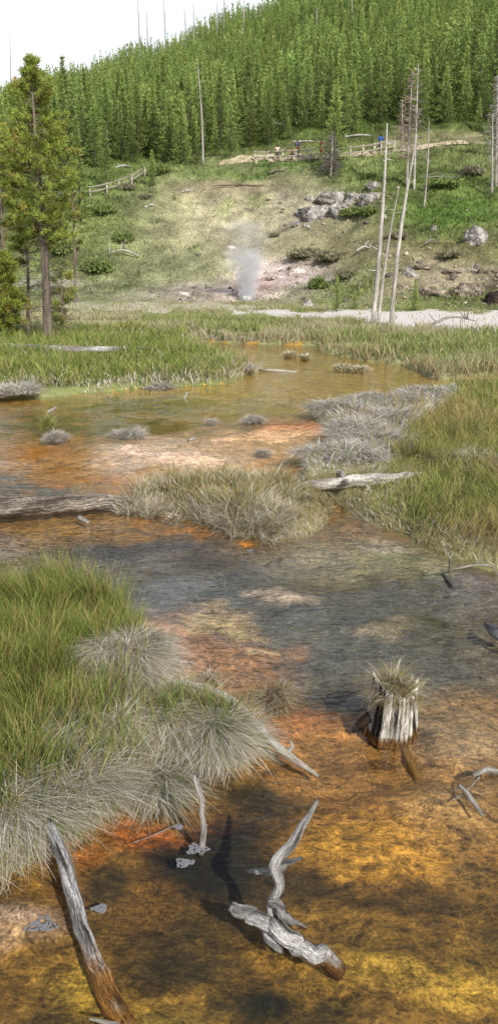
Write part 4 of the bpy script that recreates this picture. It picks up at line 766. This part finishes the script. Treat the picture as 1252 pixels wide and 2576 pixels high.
debris('fallen grey tree with upturned roots lying on the white flat', 1140, 822, 110, 48, 6, 5, S(170,162,154)); debris('bleached branch lying in the clearing above the railing', 690, 322, 60, 24, 4, 6)
debris('bleached log in the clearing right of the people', 905, 350, 80, 14, 2, 7); debris('grey branch on the right slope by the boulder', 1085, 620, 40, 30, 3, 8, S(150,144,138))
debris('grey fallen branches below the dead trees on the right', 1110, 455, 110, 20, 6, 9, S(150,142,134)); debris('bleached twigs behind the left railing', 310, 425, 40, 16, 3, 10)
debris('small bleached root at the foot of the right slope', 1190, 690, 24, 20, 3, 11); debris('thin fallen log in the clearing above the fence middle', 770, 358, 70, 6, 0, 12)
debris('grey twigs on the top of the bare slope', 700, 440, 50, 16, 4, 13, S(140,130,118)); debris('dark fallen branch on the rim of the bare slope', 600, 470, 130, 8, 2, 14, S(120,106,90))

# ------------------------------------------------------------------ trail, railings, people
def box(p0, p1, w, h):
    p0, p1 = np.array(p0, float), np.array(p1, float); d_ = p1-p0; d_ /= np.linalg.norm(d_); sd = np.cross(d_, [0, 0, 1.0])
    if np.linalg.norm(sd) < 1e-3: sd = np.array([1.0, 0, 0])
    sd /= np.linalg.norm(sd); up = np.cross(sd, d_); b_ = min(w, h)*.2; pr = [(-w/2+b_, -h/2), (w/2-b_, -h/2), (w/2, -h/2+b_), (w/2, h/2-b_), (w/2-b_, h/2), (-w/2+b_, h/2), (-w/2, h/2-b_), (-w/2, -h/2+b_)]
    V_ = np.array([e+sd*a+up*c_ for e in (p0, p1) for a, c_ in pr]); f = [np.array([[i, (i+1) % 8, 8+(i+1) % 8, 8+i] for i in range(8)]), np.array([[7-i for i in range(8)], [8+i for i in range(8)]])]
    return V_, f
def railing(label, pts, hgt, c1, c2):
    P_ = [T(a, b_) for a, b_ in pts]; t = thing('railing', label, 'railing', P_[0]); tops = []
    for p in P_:
        V_, f = box(p-np.array([0, 0, .3]), p+np.array([0, 0, hgt]), .18, .18); mk('post', V_, f, M_rail, t, np.tile(c1, (16, 1)), False, None, P_[0]); tops.append(p)
    for fr_ in (.88, .45):
        for a, b_ in zip(tops[:-1], tops[1:]):
            V_, f = box(a+np.array([0, -.14, hgt*fr_]), b_+np.array([0, -.14, hgt*fr_]), .07, .14); mk('rail', V_, f, M_rail, t, np.tile(c2, (16, 1)), False, None, P_[0])
    return P_
R1 = railing('long two bar wooden railing along the trail where people stand', [(641,411),(676,411),(711,409),(745,407),(777,405),(812,403),(848,402),(880,399),(912,396),(940,392),(957,389),(990,384)], 1.25, S(176,168,152), S(150,142,126))
R2 = railing('wooden railing stepping down the slope at the left', [(150,500),(190,500),(228,497),(270,489),(300,478),(332,466),(365,446)], 1.0, S(172,164,148), S(146,138,124))
def trail(name, label, pts, wid):
    P_ = np.array(pts); n = 60; tt = np.linspace(0, len(P_)-1, n); c_ = np.stack([np.interp(tt, range(len(P_)), P_[:, k]) for k in range(2)], 1); tn = np.gradient(c_, axis=0); tn /= np.linalg.norm(tn, axis=1)[:, None]; nm = np.stack([-tn[:, 1], tn[:, 0]], 1); V_ = []
    for k in np.linspace(-.5, .5, 7):
        q = c_+nm*k*wid; V_.append(np.stack([q[:, 0], q[:, 1], height(q[:, 0], q[:, 1])+.07], 1))
    V_ = np.concatenate(V_); ix = np.arange(7*n).reshape(7, n); Qf = np.stack([ix[:-1, :-1], ix[:-1, 1:], ix[1:, 1:], ix[1:, :-1]], -1).reshape(-1, 4)
    tag(mk(name, V_, Qf, M_path, None, np.tile(S(190,174,146), (len(V_), 1)), True), label, 'path', None, 'structure')
trail('path', 'pale gravel trail behind the long railing', [T(548,416)[:2], T(590,411)[:2]]+[p[:2]+np.array([0, 1.5]) for p in R1]+[R1[-1][:2]+np.array([9, 4])], 2.2)

def person(label, px, dy, facing, shirt, pants, hair, long_legs=False, arm=0.2, hgt=1.7, hat=None):
    k = int(np.argmin([abs(proj(*p)[0]-px) for p in R1])); yb = R1[k][1]+dy
    z0 = R1[k][2]; xx = (px-626)/F*(yb*cP+(H-z0)*sP); zz = hz1(xx, yb)+.08
    t = thing('person', label, 'person', (xx, yb, zz), facing); s_ = hgt/1.7; t.scale = (s_, s_, s_)
    J = {'pel': (0,0,.93,.13), 'spi': (0,0,1.12,.12), 'che': (0,0,1.32,.135), 'nec': (0,0,1.45,.055), 'hd0': (0,-.01,1.53,.075), 'hd1': (0,0,1.62,.085), 'top': (0,.01,1.68,.05), 'nos': (0,-.10,1.585,.015)}
    E = [('pel','spi'),('spi','che'),('che','nec'),('nec','hd0'),('hd0','hd1'),('hd1','top'),('hd0','nos')]
    for sd, q in (('l', -1), ('r', 1)):
        J[sd+'hip'] = (.09*q,0,.86,.09); J[sd+'kne'] = (.10*q,-.03*(q > 0),.48,.058); J[sd+'ank'] = (.105*q,.02,.08,.042); J[sd+'toe'] = (.12*q,-.14,.035,.035)
        J[sd+'sho'] = (.18*q,0,1.38,.06); J[sd+'elb'] = (.25*q,-arm*.3,1.12,.043); J[sd+'wri'] = (.22*q,-arm-.05,.95+arm*.6,.028); J[sd+'pal'] = (.21*q,-arm-.11,.91+arm*.6,.03)
        E += [('pel', sd+'hip'),(sd+'hip', sd+'kne'),(sd+'kne', sd+'ank'),(sd+'ank', sd+'toe'),('che', sd+'sho'),(sd+'sho', sd+'elb'),(sd+'elb', sd+'wri'),(sd+'wri', sd+'pal')]
        for fi, (ox, ln) in enumerate(((-.03,.06),(-.012,.075),(.006,.08),(.024,.07))):
            a = J[sd+'pal']; J[sd+'f%d' % fi] = (a[0]+ox, a[1]-.03, a[2]-ln*.6, .009); J[sd+'g%d' % fi] = (a[0]+ox, a[1]-.02, a[2]-ln*1.1, .008); E += [(sd+'pal', sd+'f%d' % fi),(sd+'f%d' % fi, sd+'g%d' % fi)]
        a = J[sd+'pal']; J[sd+'th'] = (a[0]-.045*q, a[1]-.02, a[2]-.01, .010); E.append((sd+'pal', sd+'th'))
    ks = list(J); me = bpy.data.meshes.new('body'); me.from_pydata([J[k_][:3] for k_ in ks], [(ks.index(a), ks.index(b_)) for a, b_ in E], []); me.materials.append(M_skin)
    ca = me.color_attributes.new('Col', 'FLOAT_COLOR', 'POINT'); ca.data.foreach_set('color', np.tile([.48,.28,.19,1], (len(ks), 1)).astype(np.float32).ravel())
    o = bpy.data.objects.new('body', me); COL.objects.link(o); o.parent = t; o.modifiers.new('Skin', 'SKIN'); sv = me.skin_vertices[0].data
    for i, k_ in enumerate(ks): sv[i].radius = (J[k_][3], J[k_][3]); sv[i].use_root = (i == 0)
    sb = o.modifiers.new('Sub', 'SUBSURF'); sb.levels = 1; sb.render_levels = 1
    P3 = lambda k_: np.array(J[k_][:3])
    def gar(name, lst, col):
        Vs, F3, F4, Cs = [], [], [], []; n = 0
        for pts_, rad_, sq in lst:
            V_, f, C_, g_ = limb(pts_, rad_, seg=12, n=10, cols=(col, col*.85), ridge=.02, seed=3); V_[:, 1] = V_[:, 1]*sq+(1-sq)*np.mean([p[1] for p in pts_]); Vs.append(V_); F4.append(f[0]+n); F3.append(f[1]+n); Cs.append(C_); n += len(V_)
        mk(name, np.concatenate(Vs), [np.concatenate(F4), np.concatenate(F3)], M_cloth, t, np.concatenate(Cs), True)
    gar('shirt', [([(0,0,.90),(0,0,1.1),(0,0,1.3),(0,0,1.44)], [.175,.165,.195,.09], .72)]+[([P3(s+'sho')+np.array([0,0,.02]), P3(s+'sho')*.45+P3(s+'elb')*.55], [.085,.068], 1) for s in 'lr'], shirt)
    gar('trousers' if long_legs else 'shorts', [([(0,0,.97),(0,0,.82)], [.178,.17], .8)]+[([P3(s+'hip')+np.array([0,0,.03]), P3(s+'kne')]+([P3(s+'ank')] if long_legs else []), [.115,.085]+([.065] if long_legs else []), 1) for s in 'lr'], pants)
    gar('hair', [([(0,.02,1.60),(0,.03,1.65),(0,.02,1.71)], [.098,.10,.05], 1)], hair if hat is None else hat)
    for s in 'lr': gar('shoe', [([P3(s+'ank')*np.array([1,1,.6])+np.array([0,.04,0]), P3(s+'toe')+np.array([0,-.03,0])], [.05,.045], 1)], S(60,58,56))
person('person in a cream shirt standing behind the railing at its left end', 697, 1.2, 0, S(214,194,172), S(90,86,84), S(70,50,36), hgt=1.7)
person('short person in a red top leaning at the railing', 733, .6, .3, S(180,56,50), S(70,60,66), S(50,38,30), hgt=1.25, arm=.3)
person('person in a blue and grey top behind the person in red', 747, 1.3, -.3, S(110,96,130), S(160,90,80), S(60,44,34), hgt=1.65)
person('person in a dark shirt and red shorts standing by the railing', 808, 1.0, .2, S(116,62,56), S(172,54,46), S(48,36,28), hgt=1.82)
person('person in a bright blue shirt at the right end of the railing', 955, 1.1, -.2, S(56,98,176), S(60,66,90), S(50,40,32), hgt=1.75, long_legs=True)

# ------------------------------------------------------------------ steam
sp = T(622, 757)
m = bpy.data.materials.new('steam_volume'); m.use_nodes = True; nt = m.node_tree; L = nt.links; nt.nodes.remove(nt.nodes['Principled BSDF']); tc = N(nt, 'ShaderNodeTexCoord')
sx = N(nt, 'ShaderNodeSeparateXYZ'); L.new(tc.outputs['Object'], sx.inputs[0])
zz = sx.outputs['Z']; wob = noise(.55, 3, .3); wx_ = mth('ADD', sx.outputs['X'], mth('MULTIPLY', mth('SUBTRACT', wob, .5), mth('MULTIPLY', zz, 1.2)))
r2 = mth('SQRT', mth('ADD', mth('MULTIPLY', wx_, wx_), mth('MULTIPLY', sx.outputs['Y'], sx.outputs['Y'])))
Rz = mth('ADD', .65, mth('MULTIPLY', zz, .30)); edge = mth('MAXIMUM', mth('SUBTRACT', 1.0, mth('DIVIDE', r2, Rz)), 0.0)
nz_ = mrange(noise(1.1, 5, .6), .36, .62, .1, 1); fade = mrange(zz, .2, 4.0, 1.0, .04)
dn = mth('MULTIPLY', mth('MULTIPLY', edge, nz_), mth('MULTIPLY', fade, 7.0))
vs = N(nt, 'ShaderNodeVolumePrincipled'); vs.inputs['Color'].default_value = (1, .98, .975, 1); vs.inputs['Anisotropy'].default_value = -.72; L.new(dn, vs.inputs['Density']); L.new(vs.outputs[0], nt.nodes['Material Output'].inputs['Volume'])
V_, f, C_, g_ = limb([(0,0,-.1),(0,0,2),(0,0,4),(0,0,5.5)], [1.0,1.6,2.1,2.3], seg=16, n=10, ridge=0)
o = mk('steam', V_, f, m); o.location = [float(c_) for c_ in sp]; tag(o, 'white steam plume rising from the vent at the foot of the bare slope', 'steam')
g0 = sp-np.array([0, .4, 0]); rng = np.random.default_rng(5); n = 120; a = rng.random(n)*6.28
V_, F_, C_ = sticks(np.tile([0, 0, 0.0], (n, 1)), np.stack([np.cos(a)*rng.random(n)*.4, np.sin(a)*rng.random(n)*.25, rng.uniform(.1, .4, n)], 1), np.full(n, .03), np.full(n, .015), np.tile([.95,.95,.95], (n, 1)), rng)
o = mk('water_spurt', V_, F_, M_twig, None, C_); o.location = [float(c_) for c_ in g0]; tag(o, 'white spurt of boiling water at the base of the steam', 'geyser')

# ------------------------------------------------------------------ light, sky, camera
EL = math.radians(38); AZ = math.atan2(.49, -.87)
sd = Vector((math.sin(AZ)*math.cos(EL), math.cos(AZ)*math.cos(EL), math.sin(EL)))
sun = bpy.data.lights.new('sun', 'SUN'); sun.energy = 5.0; sun.angle = math.radians(.5); sun.color = (1, .96, .89)
so = bpy.data.objects.new('sun', sun); COL.objects.link(so); so.rotation_euler = sd.to_track_quat('Z', 'Y').to_euler(); so.location = (10, -10, 30)
w = bpy.data.worlds.new('World'); SC.world = w; w.use_nodes = True; nt = w.node_tree; L = nt.links
bg = nt.nodes['Background']; sk = N(nt, 'ShaderNodeTexSky'); sk.sky_type = 'NISHITA'; sk.sun_disc = False; sk.sun_elevation = EL; sk.sun_rotation = AZ; sk.dust_density = 1.2; sk.air_density = 1.0
tc = N(nt, 'ShaderNodeTexCoord'); nz = noise(2.2, 6, .4, (1, 1, 2.5)); mx = N(nt, 'ShaderNodeMix', data_type='RGBA'); sx = N(nt, 'ShaderNodeSeparateXYZ'); L.new(tc.outputs['Generated'], sx.inputs[0])
L.new(mth('MULTIPLY', mrange(nz, .35, .6, .72, 1.0), mrange(sx.outputs['Z'], .34, .62, 1.0, .03)), mx.inputs[0]); L.new(sk.outputs[0], mx.inputs[6]); mx.inputs[7].default_value = (10.4, 10.7, 11.2, 1); L.new(mx.outputs[2], bg.inputs['Color']); bg.inputs['Strength'].default_value = .115
cam = bpy.data.cameras.new('camera'); co = bpy.data.objects.new('camera', cam); COL.objects.link(co); co.location = (0, 0, H); co.rotation_euler = (math.pi/2-PITCH, 0, 0)
cam.sensor_fit = 'VERTICAL'; cam.sensor_height = 36; cam.lens = 36*F/2576; cam.clip_end = 4000; cam.clip_start = .05; SC.camera = co
SC.view_settings.view_transform = 'Standard'; SC.view_settings.look = 'None'; SC.view_settings.exposure = 0
